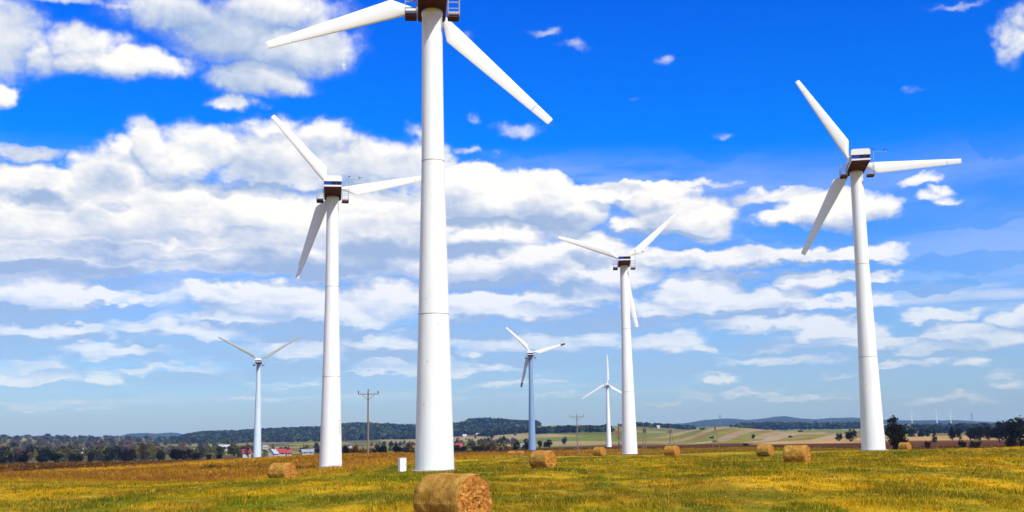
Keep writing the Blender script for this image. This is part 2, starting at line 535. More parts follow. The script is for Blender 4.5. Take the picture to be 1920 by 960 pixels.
def meadow_col(x, y):
    a = fbm(x / 7, y / 20, 21); b = fbm(x / 1.9, y / 8, 23); c = fbm(x / 0.6, y / 2.0, 25, 3)
    t = sstep(0.36, 0.62, 0.42 * a + 0.38 * b + 0.20 * c + 0.005)
    col = mixc(GREEN, YEL, t)
    col = mixc(col, DGREEN, sstep(0.48, 0.66, fbm(x / 2.6, y / 11, 31)) * 0.55)
    col = mixc(col, STRAW, sstep(0.60, 0.78, fbm(x / 1.6, y / 6, 33)) * 0.6)
    col = mixc(col, ORANGE, sstep(0.55, 0.70, fbm(x / 3.5, y / 10, 35)) * 0.45)
    # greener mowing swaths running across the slope
    sw = sstep(0.72, 0.95, np.sin((y + 0.22 * x + 4 * fbm(x / 20, y / 20, 39)) / 17.0 * 2 * PI * 0.5) ** 2)
    col = mixc(col, DGREEN * 1.25, sw * 0.6 * sstep(0.25, 0.5, b))
    return col


def cover(x, y):
    r = np.hypot(x, y); u = px_u(x, y)
    col = meadow_col(x, y)
    e = dry_edge(x, y)
    dry = sstep(-6, 7, r - e)
    dcol = mixc(ORANGE, YEL, sstep(0.4, 0.75, fbm(x / 14, y / 10, 51)) * 0.55)
    dcol = mixc(dcol, BROWN, sstep(0.42, 0.62, fbm(x / 60, y / 16, 53)) * 0.5)
    # on the side beyond the big tower the strip is browner and greener in bands
    side = sstep(1000, 1400, u)
    dcol = mixc(dcol, mixc(GREEN * 0.8, BROWN, sstep(0.4, 0.6, fbm(x / 50, y / 25, 57))), side * 0.75)
    col = mixc(col, dcol, dry)
    # dark ploughed strip behind the field edge
    pl = sstep(-12, 12, r - np.interp(u, [0, 300, 500, 700, 900], [205, 225, 285, 345, 380]) + 30 * (fbm(x / 60, y / 60, 59) - 0.5))
    col = mixc(col, mixc(DBROWN, BROWN * 0.7, fbm(x / 30, y / 18, 61)), pl)
    # pale stubble field on the far side of it
    wheat = sstep(1370, 1440, u) * sstep(520, 560, r)
    col = mixc(col, mixc(np.array((0.40, 0.22, 0.07)), np.array((0.50, 0.33, 0.14)), fbm(x / 12, y / 40, 63)), wheat)
    dk = sstep(1560, 1680, u) * sstep(210, 260, r) * (1 - sstep(560, 640, r))
    col = mixc(col, mixc(BROWN * 0.75, DBROWN * 1.4, fbm(x / 40, y / 12, 65)), dk * 0.92)
    # ---- valley and hills: parcels
    far = sstep(800, 840, r)
    wx = x + 22 * (fbm(x / 300, y / 300, 71) - 0.5); wy = y + 60 * (fbm(x / 300, y / 300, 72) - 0.5)
    s1 = (wx - 0.30 * wy) / 15.0; k1 = np.floor(s1); l1 = np.floor(wy / 260.0 + _hash(k1, k1 * 0, 5) * 3)
    h = _hash(k1, l1, 75)
    pal = np.array([(0.21, 0.185, 0.022), (0.25, 0.20, 0.04), (0.17, 0.185, 0.015), (0.32, 0.225, 0.11), (0.21, 0.16, 0.03), (0.37, 0.27, 0.145), (0.17, 0.20, 0.014), (0.25, 0.18, 0.04)])
    pc = np.where(((k1 % 3 == 0) | (h > 0.86))[..., None], pal[np.where(_hash(k1, l1, 76) > 0.5, 3, 5)], pal[np.array([0, 1, 2, 4, 6, 7])[(h * 5.99).astype(int)]])
    cx = wx / 150.0 + 0.3 * wy / 150; cy = wy / 330.0
    h2 = _hash(np.floor(cx), np.floor(cy), 77)
    pal2 = np.array([(0.21, 0.18, 0.018), (0.15, 0.18, 0.010), (0.26, 0.20, 0.045), (0.13, 0.13, 0.012), (0.33, 0.25, 0.11), (0.18, 0.13, 0.025)])
    pc2 = pal2[(h2 * 5.99).astype(int)]
    sw = sstep(1180, 1290, u) * (1 - sstep(1640, 1760, u)) * (1 - sstep(1900, 2100, r))
    pcs = mixc(pc2, pc, sw)
    pcs = pcs * (0.8 + 0.4 * fbm(x / 25, y / 60, 79))[..., None]
    # valley floor on the far side is duller and browner
    lv = (1 - sstep(500, 900, u)) * (1 - sstep(2200, 2800, r))
    pcs = mixc(pcs, mixc(np.array((0.085, 0.055, 0.03)), mixc(np.array((0.12, 0.09, 0.03)), np.array((0.28, 0.27, 0.03)), sstep(280, 380, u)), sstep(0.45, 0.6, fbm(x / 90, y / 140, 81))), lv * 0.9)
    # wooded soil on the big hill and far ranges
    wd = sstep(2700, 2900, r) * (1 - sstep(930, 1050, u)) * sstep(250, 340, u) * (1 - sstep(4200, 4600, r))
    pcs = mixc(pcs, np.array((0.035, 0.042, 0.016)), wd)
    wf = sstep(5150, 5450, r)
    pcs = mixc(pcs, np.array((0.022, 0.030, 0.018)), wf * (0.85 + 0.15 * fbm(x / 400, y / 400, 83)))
    return mixc(col, pcs, far)


NAZ = len(AZ)
VX = np.concatenate([[0], GX.ravel()]); VY = np.concatenate([[0], GY.ravel()])
VZ = np.concatenate([[ZG[0].mean()], ZG.ravel()]) + EYE
idx = 1 + np.arange(NR * NAZ).reshape(NR, NAZ)
nx = np.roll(idx, -1, axis=1)
quads = np.stack([idx[:-1], idx[1:], nx[1:], nx[:-1]], -1).reshape(-1, 4)
cap = np.stack([np.zeros(NAZ, int), idx[0], nx[0], nx[0]], -1)
gcol = cover(VX, VY)
gme = np_mesh('ground', np.stack([VX, VY, VZ], 1), quads, gcol, sm=True)
# the little fan under the camera is its own set of triangles in the same sheet
bm = bmesh.new(); bm.from_mesh(gme); bm.verts.ensure_lookup_table()
for a, b in zip(idx[0], nx[0]):
    try: bm.faces.new((bm.verts[0], bm.verts[int(a)], bm.verts[int(b)])).smooth = True
    except ValueError: pass
bm.normal_update()
bm.to_mesh(gme); bm.free()


def ground_mat():
    mt, nt, b = new_mat('ground_cover')
    b.inputs['Roughness'].default_value = 0.95; b.inputs['Specular IOR Level'].default_value = 0.05
    a = N(nt, 'ShaderNodeAttribute', attribute_name='tint')
    g = N(nt, 'ShaderNodeNewGeometry')
    n1 = N(nt, 'ShaderNodeTexNoise', i_Scale=2.2, i_Detail=5.0, i_Roughness=0.7); L(nt, g.outputs['Position'], n1.inputs['Vector'])
    n2 = N(nt, 'ShaderNodeTexNoise', i_Scale=0.06, i_Detail=6.0, i_Roughness=0.65); L(nt, g.outputs['Position'], n2.inputs['Vector'])
    r1 = ramp(nt, [(0.3, (0.55, 0.55, 0.5)), (0.7, (1.3, 1.3, 1.3))]); L(nt, n1.outputs['Fac'], r1.inputs[0])
    r2 = ramp(nt, [(0.3, (0.72, 0.72, 0.7)), (0.7, (1.25, 1.2, 1.2))]); L(nt, n2.outputs['Fac'], r2.inputs[0])
    mx = N(nt, 'ShaderNodeMixRGB', blend_type='MULTIPLY'); mx.inputs[0].default_value = 1
    L(nt, a.outputs['Color'], mx.inputs[1]); L(nt, r1.outputs[0], mx.inputs[2])
    mx2 = N(nt, 'ShaderNodeMixRGB', blend_type='MULTIPLY'); mx2.inputs[0].default_value = 1
    L(nt, mx.outputs[0], mx2.inputs[1]); L(nt, r2.outputs[0], mx2.inputs[2])
    L(nt, mx2.outputs[0], b.inputs['Base Color'])
    return mt


ground = link('ground', gme, ground_mat())
ground['kind'] = 'structure'

# ------------------------------------------------------------------ grass
def grass_mesh(name, x, y, h, w, colr, nb=4, spread=0.10):
    """nb bent blades per tuft"""
    n = len(x)
    z = grid_z(x, y) + EYE
    T = np.repeat(np.arange(n), nb)
    m_ = len(T)
    ang = rng.uniform(0, 2 * PI, m_); rr = spread * np.sqrt(rng.uniform(0, 1, m_))
    bx = x[T] + rr * np.cos(ang); by = y[T] + rr * np.sin(ang); bz = z[T] - 0.02
    hh = h[T] * rng.uniform(0.55, 1.15, m_)
    la = rng.uniform(0, 2 * PI, m_); ll = hh * rng.uniform(0.1, 0.75, m_)
    wa = rng.uniform(0, PI, m_); ww = w[T] * rng.uniform(0.6, 1.3, m_)
    wx_, wy_ = np.cos(wa) * ww, np.sin(wa) * ww
    p0 = np.stack([bx - wx_, by - wy_, bz], 1); p1 = np.stack([bx + wx_, by + wy_, bz], 1)
    mx_ = bx + np.cos(la) * ll * 0.35; my_ = by + np.sin(la) * ll * 0.35; mz = bz + hh * 0.6
    p2 = np.stack([mx_ + wx_ * 0.7, my_ + wy_ * 0.7, mz], 1); p3 = np.stack([mx_ - wx_ * 0.7, my_ - wy_ * 0.7, mz], 1)
    p4 = np.stack([bx + np.cos(la) * ll, by + np.sin(la) * ll, bz + hh * 0.95], 1)
    V = np.stack([p0, p1, p2, p3, p4], 1).reshape(-1, 3)
    b = (np.arange(m_) * 5)[:, None]
    Fq = np.concatenate([b + np.array([[0, 1, 2]]), b + np.array([[0, 2, 3]]), b + np.array([[3, 2, 4]])])
    cc = colr[T] * rng.uniform(0.74, 1.26, (m_, 1))
    cv = np.repeat(cc, 5, axis=0)
    return np_mesh(name, V, Fq, cv)


def scatter(n, r0, r1, a0, a1, power=1.0):
    """points in a fan round the view point, thinning with distance"""
    t = rng.uniform(0, 1, n)
    if power == 0: r = r0 * (r1 / r0) ** t
    else: r = (r0 ** power + t * (r1 ** power - r0 ** power)) ** (1 / power)
    a = np.radians(rng.uniform(a0, a1, n))
    return r * np.sin(a), r * np.cos(a), r


x, y, r = scatter(175000, 14, 135, -31, 31, 0.55)
keep = r < dry_edge(x, y) + 6
x, y, r = x[keep], y[keep], r[keep]
n = len(x)
hh = (0.03 + 0.15 * sstep(0.35, 0.8, fbm(x / 1.2, y / 2.0, 91)) + 0.06 * rng.uniform(0, 1, n) ** 3) * (0.9 + 0.0030 * r)
col = meadow_col(x, y)
pick = rng.uniform(0, 1, n)
col = np.where((pick < 0.10)[:, None], GREEN * 1.15, col)
col = np.where((pick > 0.90)[:, None], STRAW, col)
col = np.where(((pick > 0.85) & (pick < 0.90))[:, None], DGREEN, col)
gm = grass_mesh('meadow_grass', x, y, hh, 0.006 + 0.00022 * r, col, 4, 0.14)
tag(link('meadow_grass', gm, M_grass), 'short mown yellow and green grass all over the near meadow', 'grass', kind='stuff')

x, y, r = scatter(100000, 84, 430, -31, 31, 0.2)
keep = r > dry_edge(x, y) - 4 * rng.uniform(0, 1, len(r)) ** 2
x, y, r = x[keep], y[keep], r[keep]
n = len(x)
u = px_u(x, y)
hh = (0.22 + 0.36 * fbm(x / 9, y / 9, 95)) * np.where(u > 1050, 0.55, 1.0)
col = cover(x, y) * 1.15
pick = rng.uniform(0, 1, n)
col = np.where((pick < 0.10)[:, None], STRAW * 0.9, col)
col = np.where((pick > 0.93)[:, None], BROWN, col)
gm = grass_mesh('dry_grass', x, y, hh, 0.008 + 0.00022 * r, col, 4, 0.3)
tag(link('dry_grass', gm, M_grass), 'tall rusty dry uncut grass in the strip along the field edge', 'grass', kind='stuff')

# ------------------------------------------------------------------ turbines
GT = 'wind turbines standing in the field'
HT = 32.2


def tower_mesh(prof):
    return MB().lathe(prof, 64).mesh('tower', 30)


STD_PROF = [(1.325, -0.4), (1.32, 0), (1.045, 10.55), (0.79, 21.25), (0.715, HT - 0.35)]
STD_SEAM = [10.55, 21.25]
SLIM_PROF = [(1.40, -0.4), (1.38, 0), (1.36, 1.0), (1.15, 10.6), (1.10, 11.6), (1.00, 12.6), (0.98, 19.4), (0.80, 22.6), (0.70, HT - 0.35)]


def airfoil(chord, thick, n=20):
    """closed outline, z along the chord (leading edge at +), y thickness"""
    pts = []
    for k in range(n):
        t = 2 * PI * k / n
        c = 0.5 * (1 + math.cos(t))                   # 1 leading .. 0 trailing
        th = thick * (0.5 * math.sin(t)) * (0.35 + 0.65 * c ** 0.6) * 1.15
        pts.append((c, th))
    return pts


def blade_mesh(R, thin=1.0):
    """axis +X from the hub; leading edge +Z, trailing edge -Z (kinked near the root); returns blade, tip meshes"""
    lead = 0.24 * thin
    st = []
    xs = [0.5, 1.15, 1.25, 1.7, 2.2, 2.68, 2.80, 3.6, 5, 6.5, 8, 9.5, R - 1.62]
    for x_ in xs:
        if x_ <= 1.25: st.append((x_, 0.19, -0.19, 0.38)); continue
        if x_ < 2.75:
            t = (x_ - 1.25) / 1.5
            le = 0.19 + (lead - 0.19) * t; te = -0.19 - 0.99 * thin * t; th = 0.38 - 0.06 * t
        else:
            t = (x_ - 2.75) / (R - 2.75)
            le = lead + (0.20 - lead) * t; te = -1.18 * thin + (1.18 * thin - 0.36) * t; th = 0.32 - 0.22 * t
        st.append((x_, le, te, th))
    def tipst(x_):
        t = (x_ - 2.75) / (R - 2.75)
        return (x_, lead + (0.20 - lead) * t, -1.18 * thin + (1.18 * thin - 0.36) * t, 0.32 - 0.22 * t)
    tip = [tipst(R - 1.58), tipst(R - 1.0), tipst(R - 0.4), tipst(R - 0.12)]
    a = tipst(R); tip.append((R, a[1] - 0.035, a[2] + 0.03, 0.05))

    def loft(sts, nm):
        mb = MB(); n = 20; vs = []; fs = []
        for (x_, le, te, th) in sts:
            tw = 0.16 * max(0, 1 - (x_ - 1.2) / (R - 1.2)) if x_ > 1.25 else 0.16
            for (c, y_) in airfoil(le - te, th, n):
                z_ = te + (le - te) * c
                if x_ <= 1.25:
                    ang = math.atan2(y_ / th * 2 if th else 0, 2 * c - 1)
                    z_, y_ = 0.19 * (2 * c - 1), 0.19 * math.sqrt(max(0, 1 - (2 * c - 1) ** 2)) * (1 if y_ >= 0 else -1)
                vs.append((x_, y_ * math.cos(tw) + z_ * math.sin(tw), z_ * math.cos(tw) - y_ * math.sin(tw)))
        for i in range(len(sts) - 1):
            for k in range(n):
                fs.append((i * n + k, (i + 1) * n + k, (i + 1) * n + (k + 1) % n, i * n + (k + 1) % n))
        fs.append(tuple(range(n))); fs.append(tuple((len(sts) - 1) * n + k for k in range(n))[::-1])
        mb.add(vs, fs)
        me = mb.mesh(nm)
        bm = bmesh.new(); bm.from_mesh(me); bmesh.ops.recalc_face_normals(bm, faces=bm.faces); bm.to_mesh(me); bm.free()
        smooth(me, 50)
        return me
    return loft(st, 'blade'), loft(tip, 'blade_tip')


def prism_y(poly, y0, y1, poly2=None, bevel=0):
    """polygon in (x, z) swept along y"""
    mb = MB(); n = len(poly); p2 = poly2 or poly
    vs = [(a, y0, b) for a, b in poly] + [(a, y1, b) for a, b in p2]
    fs = [tuple(range(n)), tuple(range(2 * n - 1, n - 1, -1))] + [(i, i + n, (i + 1) % n + n, (i + 1) % n) for i in range(n)]
    mb.add(vs, fs)
    return mb


REAR, FRONT = -5.3, 2.2
NAC = {}


def nacelle_meshes():
    # lower tub (brown underside), trim, band, hood; each butts on the next
    def ring(w, z0, z1): return [(-w, z0), (w, z0), (w, z1), (-w, z1)]
    NAC['belly'] = prism_y([(-1.05, 0.0), (1.05, 0.0), (1.17, 0.16), (-1.17, 0.16)], REAR + 0.06, FRONT).mesh('underside')
    NAC['trim'] = prism_y(ring(1.20, 0.16, 0.36), REAR, FRONT + 0.02).mesh('trim_strip')
    NAC['band'] = prism_y(ring(1.165, 0.36, 0.80), REAR + 0.05, FRONT - 0.02).mesh('blue_band')
    hood = [(-1.20, 0.80), (1.20, 0.80), (1.20, 1.28), (1.10, 1.43), (0.9, 1.48), (-0.9, 1.48), (-1.10, 1.43), (-1.20, 1.28)]
    hood2 = [(-1.10, 0.80), (1.10, 0.80), (1.10, 1.40), (1.0, 1.58), (0.8, 1.64), (-0.8, 1.64), (-1.0, 1.58), (-1.10, 1.40)]
    NAC['hood'] = prism_y(hood, REAR, FRONT + 0.02, hood2).mesh('nacelle')
    for k_ in ('belly', 'trim', 'band', 'hood'):
        NAC[k_].transform(Matrix.Diagonal((0.87, 1, 1, 1)))
    w = MB().box((0.12, REAR + 0.035, 0.58), (0.50, 0.03, 0.36)).mesh('rear_window')
    w2 = MB().box((0.70, REAR + 0.035, 0.58), (0.52, 0.03, 0.36)).mesh('rear_window')
    NAC['win'] = (w, w2)
    NAC['hub'] = MB().lathe([(0.30, FRONT - 0.05), (0.34, FRONT + 0.28), (0.60, FRONT + 0.34), (0.64, FRONT + 1.2), (0.50, FRONT + 1.6), (0.25, FRONT + 1.85), (0.02, FRONT + 1.9)], 28, 'y').mesh('hub', 40)
    for s in (-1, 1):
        fl = MB().box((s * 1.50, -0.55, -0.62), (0.84, 1.15, 0.10))
        for k in range(4): fl.box((s * 1.50, -1.05 + k * 0.33, -0.72), (0.78, 0.06, 0.10))
        ra = MB()
        xo, xi = s * 1.90, s * 1.12
        for (px, py) in ((xo, -1.10), (xi, -1.10), (xo, 0.0), (xi, 0.0)):
            ra.tube([(px, py, -0.70), (px, py, 0.72)], 0.030, 6)
        for z_ in (0.72, 0.25, -0.2):
            ra.tube([(xi, -1.10, z_), (xo, -1.10, z_)], 0.024, 6)
            ra.tube([(xo, -1.10, z_), (xo, 0.0, z_)], 0.024, 6)
            ra.tube([(xi, 0.0, z_), (xo, 0.0, z_)], 0.024, 6)
        for z_ in (-0.5,):
            ra.box((xo, -0.55, z_), (0.02, 1.1, 0.2)); ra.box(((xo + xi) / 2, -1.10, z_), (0.76, 0.02, 0.2))
        NAC['floor', s] = fl.mesh('basket_floor'); NAC['rail', s] = ra.mesh('railing')
    ms = MB().tube([(1.90, -1.05, -0.3), (1.92, -1.05, 2.15)], 0.032, 8)
    ms.tube([(1.92, -1.05, 2.02), (3.25, -1.05, 1.95)], 0.026, 6)
    ms.tube([(3.25, -1.05, 1.93), (3.25, -1.05, 2.2)], 0.022, 6)
    NAC['mast'] = ms.mesh('wind_mast')
    cu = MB()
    for k in range(3):
        a = 2 * PI * k / 3
        cu.tube([(3.25, -1.05, 2.22), (3.25 + 0.16 * math.cos(a), -1.05 + 0.16 * math.sin(a), 2.22)], 0.012, 5)
        cu.box((3.25 + 0.19 * math.cos(a), -1.05 + 0.19 * math.sin(a), 2.22), (0.10, 0.10, 0.10), a)
    NAC['cups'] = cu.mesh('anemometer')
    va = MB().tube([(1.92, -1.05, 2.15), (1.92, -1.05, 2.38)], 0.016, 6)
    va.box((1.96, -1.05, 2.36), (0.26, 0.02, 0.12))
    NAC['vane'] = va.mesh('wind_vane')
    NAC['collar'] = MB().lathe([(0.715, HT - 0.36), (0.755, HT - 0.32), (0.755, HT - 0.12), (0.70, HT - 0.10), (0.70, HT + 0.0)], 40).mesh('yaw_collar', 40)


nacelle_meshes()
MESH_TOWER = tower_mesh(STD_PROF)
MESH_SLIM = tower_mesh(SLIM_PROF)
BLADES = {}


def turbine(key, label, yaw, ang, R=12.1, tower=None, tmat=None, bmat=None, seams=STD_SEAM, thin=1.0, mast=True, tip_turn=None, tipmat=None, loc=None, found=True, sink=0.0):
    if loc is None:
        loc = on_ground(*TURB[key]); loc.z -= sink
    root = thing('wind_turbine', label, 'wind turbine', loc, yaw, GT)
    tme = tower or MESH_TOWER
    t = link('tower', tme.copy() if tmat is not None else tme, None, root)
    if tmat is not None: t.data.materials.clear(); t.data.materials.append(tmat)
    elif not tme.materials: tme.materials.append(M_tower)
    for z_ in seams:
        rr_ = np.interp(z_, [p[1] for p in STD_PROF], [p[0] for p in STD_PROF])
        MB().lathe([(rr_ - 0.02, z_ - 0.022), (rr_ + 0.015, z_ - 0.018), (rr_ + 0.015, z_ + 0.018), (rr_ - 0.02, z_ + 0.022)], 64, caps=False).build('seam', M_seam, t, 30)
    if found:
        MB().lathe([(1.62, -0.5), (1.60, 0.10), (1.34, 0.14)], 40, caps=False).build('foundation', M_conc, root, 30)
    link('yaw_collar', NAC['collar'], tmat or M_tower, root)

    def up(o): o.location.z = HT; return o
    nac = up(link('nacelle', NAC['hood'], M_hood, root))
    for nm, k, mt in (('underside', 'belly', M_belly), ('trim_strip', 'trim', M_trim), ('blue_band', 'band', M_band)):
        link(nm, NAC[k], mt, nac)
    for w in NAC['win']: link('rear_window', w, M_glass, nac)
    link('hub', NAC['hub'], M_blade, root).location.z = HT + 1.52
    for s in (-1, 1):
        fl = up(link('service_basket', NAC['floor', s], M_cfloor, root))
        link('railing', NAC['rail', s], M_cage, fl)
    if mast:
        ma = up(link('wind_mast', NAC['mast'], M_mast, root))
        link('anemometer', NAC['cups'], M_tip, ma); link('wind_vane', NAC['vane'], M_tip, ma)
    kb = (R, thin)
    if kb not in BLADES: BLADES[kb] = blade_mesh(R, thin)
    bme, tme2 = BLADES[kb]
    for i in range(3):
        b = link('blade', bme if bmat is None else bme.copy(), None, root)
        if bmat is not None: b.data.materials.clear(); b.data.materials.append(bmat)
        elif not bme.materials: bme.materials.append(M_blade)
        b.location = (0, FRONT + 0.85, HT + 1.52)
        b.rotation_euler = (0, -rad(ang + 120 * i), 0)
        tp = link('blade_tip', tme2.copy(), None, b)
        tp.data.materials.append(tipmat if tipmat and i != 0 else (bmat or M_blade))
        if tip_turn and i in tip_turn: tp.rotation_euler = (rad(tip_turn[i]), 0, 0)
    return root


turbine('T1', "tallest white wind turbine, hub cut by the picture's top edge, behind the biggest bale", rad(5), 195.2, R=12.3)
turbine('T2', 'white wind turbine with rust stains low on its tower, near a lone hay bale', rad(8.6), 129.3, R=11.9, tip_turn={1: 40}, tmat=M_tower_st)
turbine('T3', 'white wind turbine against clear blue sky, dark tree growing beside its foot', rad(-10), 119.3, R=12.35)
turbine('T4', 'white wind turbine with one blade hanging just behind its tower, on a pale concrete base', rad(-4), 39.8)
turbine('T5', 'slim pale blue turbine tower with two thin grey green blades raised in a V', rad(10), 30.5, R=15.8, tower=MESH_SLIM, tmat=M_pale, bmat=M_bladeg, seams=[], thin=0.8, mast=False)
turbine('T6', 'distant turbine with blue grey tower and white blades with dark tips', rad(-2), 133.8, R=12.4, tmat=M_blue, seams=[10.55], mast=False, tipmat=M_tip)
turbine('T7', 'small distant white turbine with one blade straight up, beside the tower on the concrete base', rad(-4), 89.0, R=15.9, tower=MESH_SLIM, tmat=M_tower, seams=[], mast=False)
FARLAB = ['faint far white turbine on the ridge, the one nearest the tree by the tower',
          'faint far white turbine on the ridge, middle of the tiny three',
          'faint far white turbine on the ridge, nearest the lattice mast']
for (u, v, an), lb in zip(((1710, 790, 80), (1757, 790, 95), (1783, 790, 70)), FARLAB):
    x, y = spot(u, v, 5600)
    sc_ = 1.45
    p = Vector((x, y, gz(x, y)))
    o = turbine(None, lb, rad(-17), an, R=15.9, tower=MESH_SLIM, tmat=M_tower, seams=[], mast=False, loc=p, found=False)
    o.scale = (sc_, sc_, sc_)
    o['group'] = 'far turbines on the ridge'

# ------------------------------------------------------------------ hay bales
def bale_meshes(seed, D=1.22, W=1.42):
    r = np.random.default_rng(seed)
    nA, nX = 96, 26
    vs = []; R_ = D / 2
    th = np.linspace(0, 2 * PI, nA, endpoint=False)
    for i in range(nX + 1):
        t = i / nX; xx = (t - 0.5) * W
        e = min(t, 1 - t) * W
        shr = 0.045 * math.exp(-e / 0.05)
        a_ = fbm(np.cos(th) * 2 + 5 + seed, np.sin(th) * 2 + t * 3, seed) - 0.5
        b_ = fbm(np.cos(th) * 9 + seed, np.sin(th) * 9 + t * 14, seed + 9, 3) - 0.5
        rr_ = R_ - shr + 0.05 * a_ + 0.035 * b_
        z = rr_ * np.sin(th); y_ = rr_ * np.cos(th)
        z = np.where(z < -R_ * 0.90, -R_ * 0.90 + (z + R_ * 0.90) * 0.25, z)       # sags flat where it lies
        y_ = y_ * (1 + 0.03 * (z < 0))
        vs += list(zip(np.full(nA, xx), y_, z))
    fs = [(i * nA + k, i * nA + (k + 1) % nA, (i + 1) * nA + (k + 1) % nA, (i + 1) * nA + k) for i in range(nX) for k in range(nA)]
    mb = MB().add(vs, fs)
    # loose straw standing off the netting
    for _ in range(420):
        a = r.uniform(0, 2 * PI); x0 = r.uniform(-W / 2, W / 2)
        p = Vector((x0, R_ * math.cos(a) * 0.985, R_ * math.sin(a) * 0.97))
        if p.z < -R_ * 0.85: continue
        nrm = Vector((0, math.cos(a), math.sin(a)))
        d = (nrm * r.uniform(0.1, 0.7) + Vector((r.uniform(-1, 1), -math.sin(a) * r.uniform(-1, 1), math.cos(a) * r.uniform(-1, 1)))).normalized() * r.uniform(0.03, 0.10)
        w = d.cross(nrm + Vector((.3, .2, .1))).normalized() * 0.004
        mb.add([p - w, p + w, p + d], [(0, 1, 2)])
    side = mb.mesh('netted_side', 180)
    ends = []
    for s in (-1, 1):
        mb = MB(); nR = 22
        vs = []; fs = []
        xx = s * W / 2
        for j in range(nR + 1):
            q = j / nR
            rr_ = (R_ - 0.045) * q * (1.0 if q < 1 else 0.995)
            n1 = fbm(np.cos(th) * rr_ * 6 + seed * 3, np.sin(th) * rr_ * 6 + s, seed + 31, 4) - 0.5
            n2 = fbm(np.cos(th) * rr_ * 22 + seed, np.sin(th) * rr_ * 22 + s, seed + 37, 2) - 0.5
            dep = -0.05 * np.exp(-(rr_ / 0.16) ** 2) + 0.10 * n1 * (1 - q ** 4) + 0.07 * n2 * (1 - q ** 6) + 0.03 * (1 - q ** 3)
            z = rr_ * np.sin(th)
            z = np.where(z < -R_ * 0.90, -R_ * 0.90 + (z + R_ * 0.90) * 0.25, z)
            vs += list(zip(xx + s * dep, rr_ * np.cos(th) * (1 + 0.03 * (z < 0)), z))
        for j in range(nR):
            for k in range(nA):
                f = (j * nA + k, j * nA + (k + 1) % nA, (j + 1) * nA + (k + 1) % nA, (j + 1) * nA + k)
                fs.append(f if s < 0 else f[::-1])
        mb.add(vs, fs)
        for _ in range(260):
            a = r.uniform(0, 2 * PI); q = math.sqrt(r.uniform(0, 1)) * R_ * 0.95
            p = Vector((xx + s * 0.01, q * math.cos(a), max(q * math.sin(a), -R_ * 0.9)))
            d = Vector((s * r.uniform(0.2, 1), r.uniform(-1, 1), r.uniform(-1, 1))).normalized() * r.uniform(0.03, 0.09)
            w = d.cross(Vector((.3, .7, .2))).normalized() * 0.005
            mb.add([p - w, p + w, p + d], [(0, 1, 2)])
        ends.append(mb.mesh('straw_end', 180))
    return side, ends


BL = [bale_meshes(s) for s in (3, 8)]
BLAB = ['biggest round hay bale, lying in front of the tallest turbine tower',
        'lone hay bale in the field beside the rust stained turbine tower',
        'hay bale with a broad round cut end, just past the tallest tower',
        'larger of two hay bales side by side near the clear sky turbine',
        'smaller of two hay bales side by side near the clear sky turbine',
        'small hay bale on its own with pale strip fields behind it',
        'small hay bale between the distant white turbine and the blue grey tower, in rusty grass',
        'small hay bale beside the foot of the turbine with the dark tree, under the bush',
        'reddish tiny far bale of a touching pair in the rusty grass',
        'paler tiny far bale of a touching pair in the rusty grass']
BROT = [-44, -42, -40, -20, -28, -32, -40, -30, -28, -42]
for i, (u, v, h) in enumerate(BALES):
    d = 1.2 * FOC / h
    p = on_ground(u, v, d)
    az = math.degrees(math.atan2(p.x, p.y))
    b = thing('hay_bale', BLAB[i], 'hay bale', p + Vector((0, 0, 0.56)), rad(BROT[i] - az), 'round hay bales in the field')
    sd, en = BL[i % 2]
    link('netted_side', sd, M_hay, b)
    for e in en: link('straw_end', e, M_hayend, b)

# ------------------------------------------------------------------ cabinet
p = on_ground(754, 884, 80.0)
cb = thing('electrical_cabinet', 'small white metal cabinet standing in the grass beside the tallest tower', 'cabinet', p, rad(24))
MB().box((0, 0, 0.50), (0.44, 0.44, 0.94)).build('body', M_cab, cb, bevel=0.012)
MB().box((0, 0, 0.985), (0.50, 0.50, 0.04)).build('lid', M_cab, cb, bevel=0.01)
MB().box((0, 0, -0.02), (0.46, 0.46, 0.10)).build('plinth', M_conc, cb)
dr = MB().box((0, -0.227, 0.52), (0.38, 0.012, 0.84)).build('door', M_cab, cb, bevel=0.004)
MB().box((0.14, -0.243, 0.55), (0.03, 0.02, 0.10)).build('handle', M_mast, dr)

# ------------------------------------------------------------------ poles
GP = 'utility poles'


def pole_t(u, v, d, H, label, w=2.9, yaw=0):
    p = on_ground(u, v, d)
    o = thing('utility_pole', label, 'utility pole', p, yaw, GP)
    MB().tube([(0, 0, -0.5), (0, 0, H * 0.5), (0, 0, H)], [0.15, 0.125, 0.10], 10).build('post', M_wood, o, 40)
    ca = MB().box((0, -0.12, H - 0.30), (w, 0.10, 0.13)).build('crossarm', M_wood, o)
    MB().tube([(0, -0.12, H - 1.15), (w * 0.30, -0.12, H - 0.38)], 0.03, 6).tube([(0, -0.12, H - 1.15), (-w * 0.30, -0.12, H - 0.38)], 0.03, 6).build('brace', M_iron, ca)
    for x_, y_, z_ in ((-w / 2 + 0.08, -0.12, H - 0.24), (w / 2 - 0.08, -0.12, H - 0.24), (0, 0, H)):
        ins = MB()
        for a, b, c in ((0.04, 0, 0.14), (0.09, 0.12, 0.2), (0.06, 0.2, 0.27), (0.085, 0.27, 0.36)):
            ins.tube([(x_, y_, z_ + b), (x_, y_, z_ + c)], a, 8)
        ins.build('insulator', M_ins, ca)
    return o


pole_t(690, 858, 166, 9.0, 'tall wooden utility pole with one crossarm, between the two big towers', yaw=rad(12))
pole_t(1083, 842, 288, 9.0, 'wooden utility pole with one crossarm, in front of the green hillside', w=3.3, yaw=rad(-4))
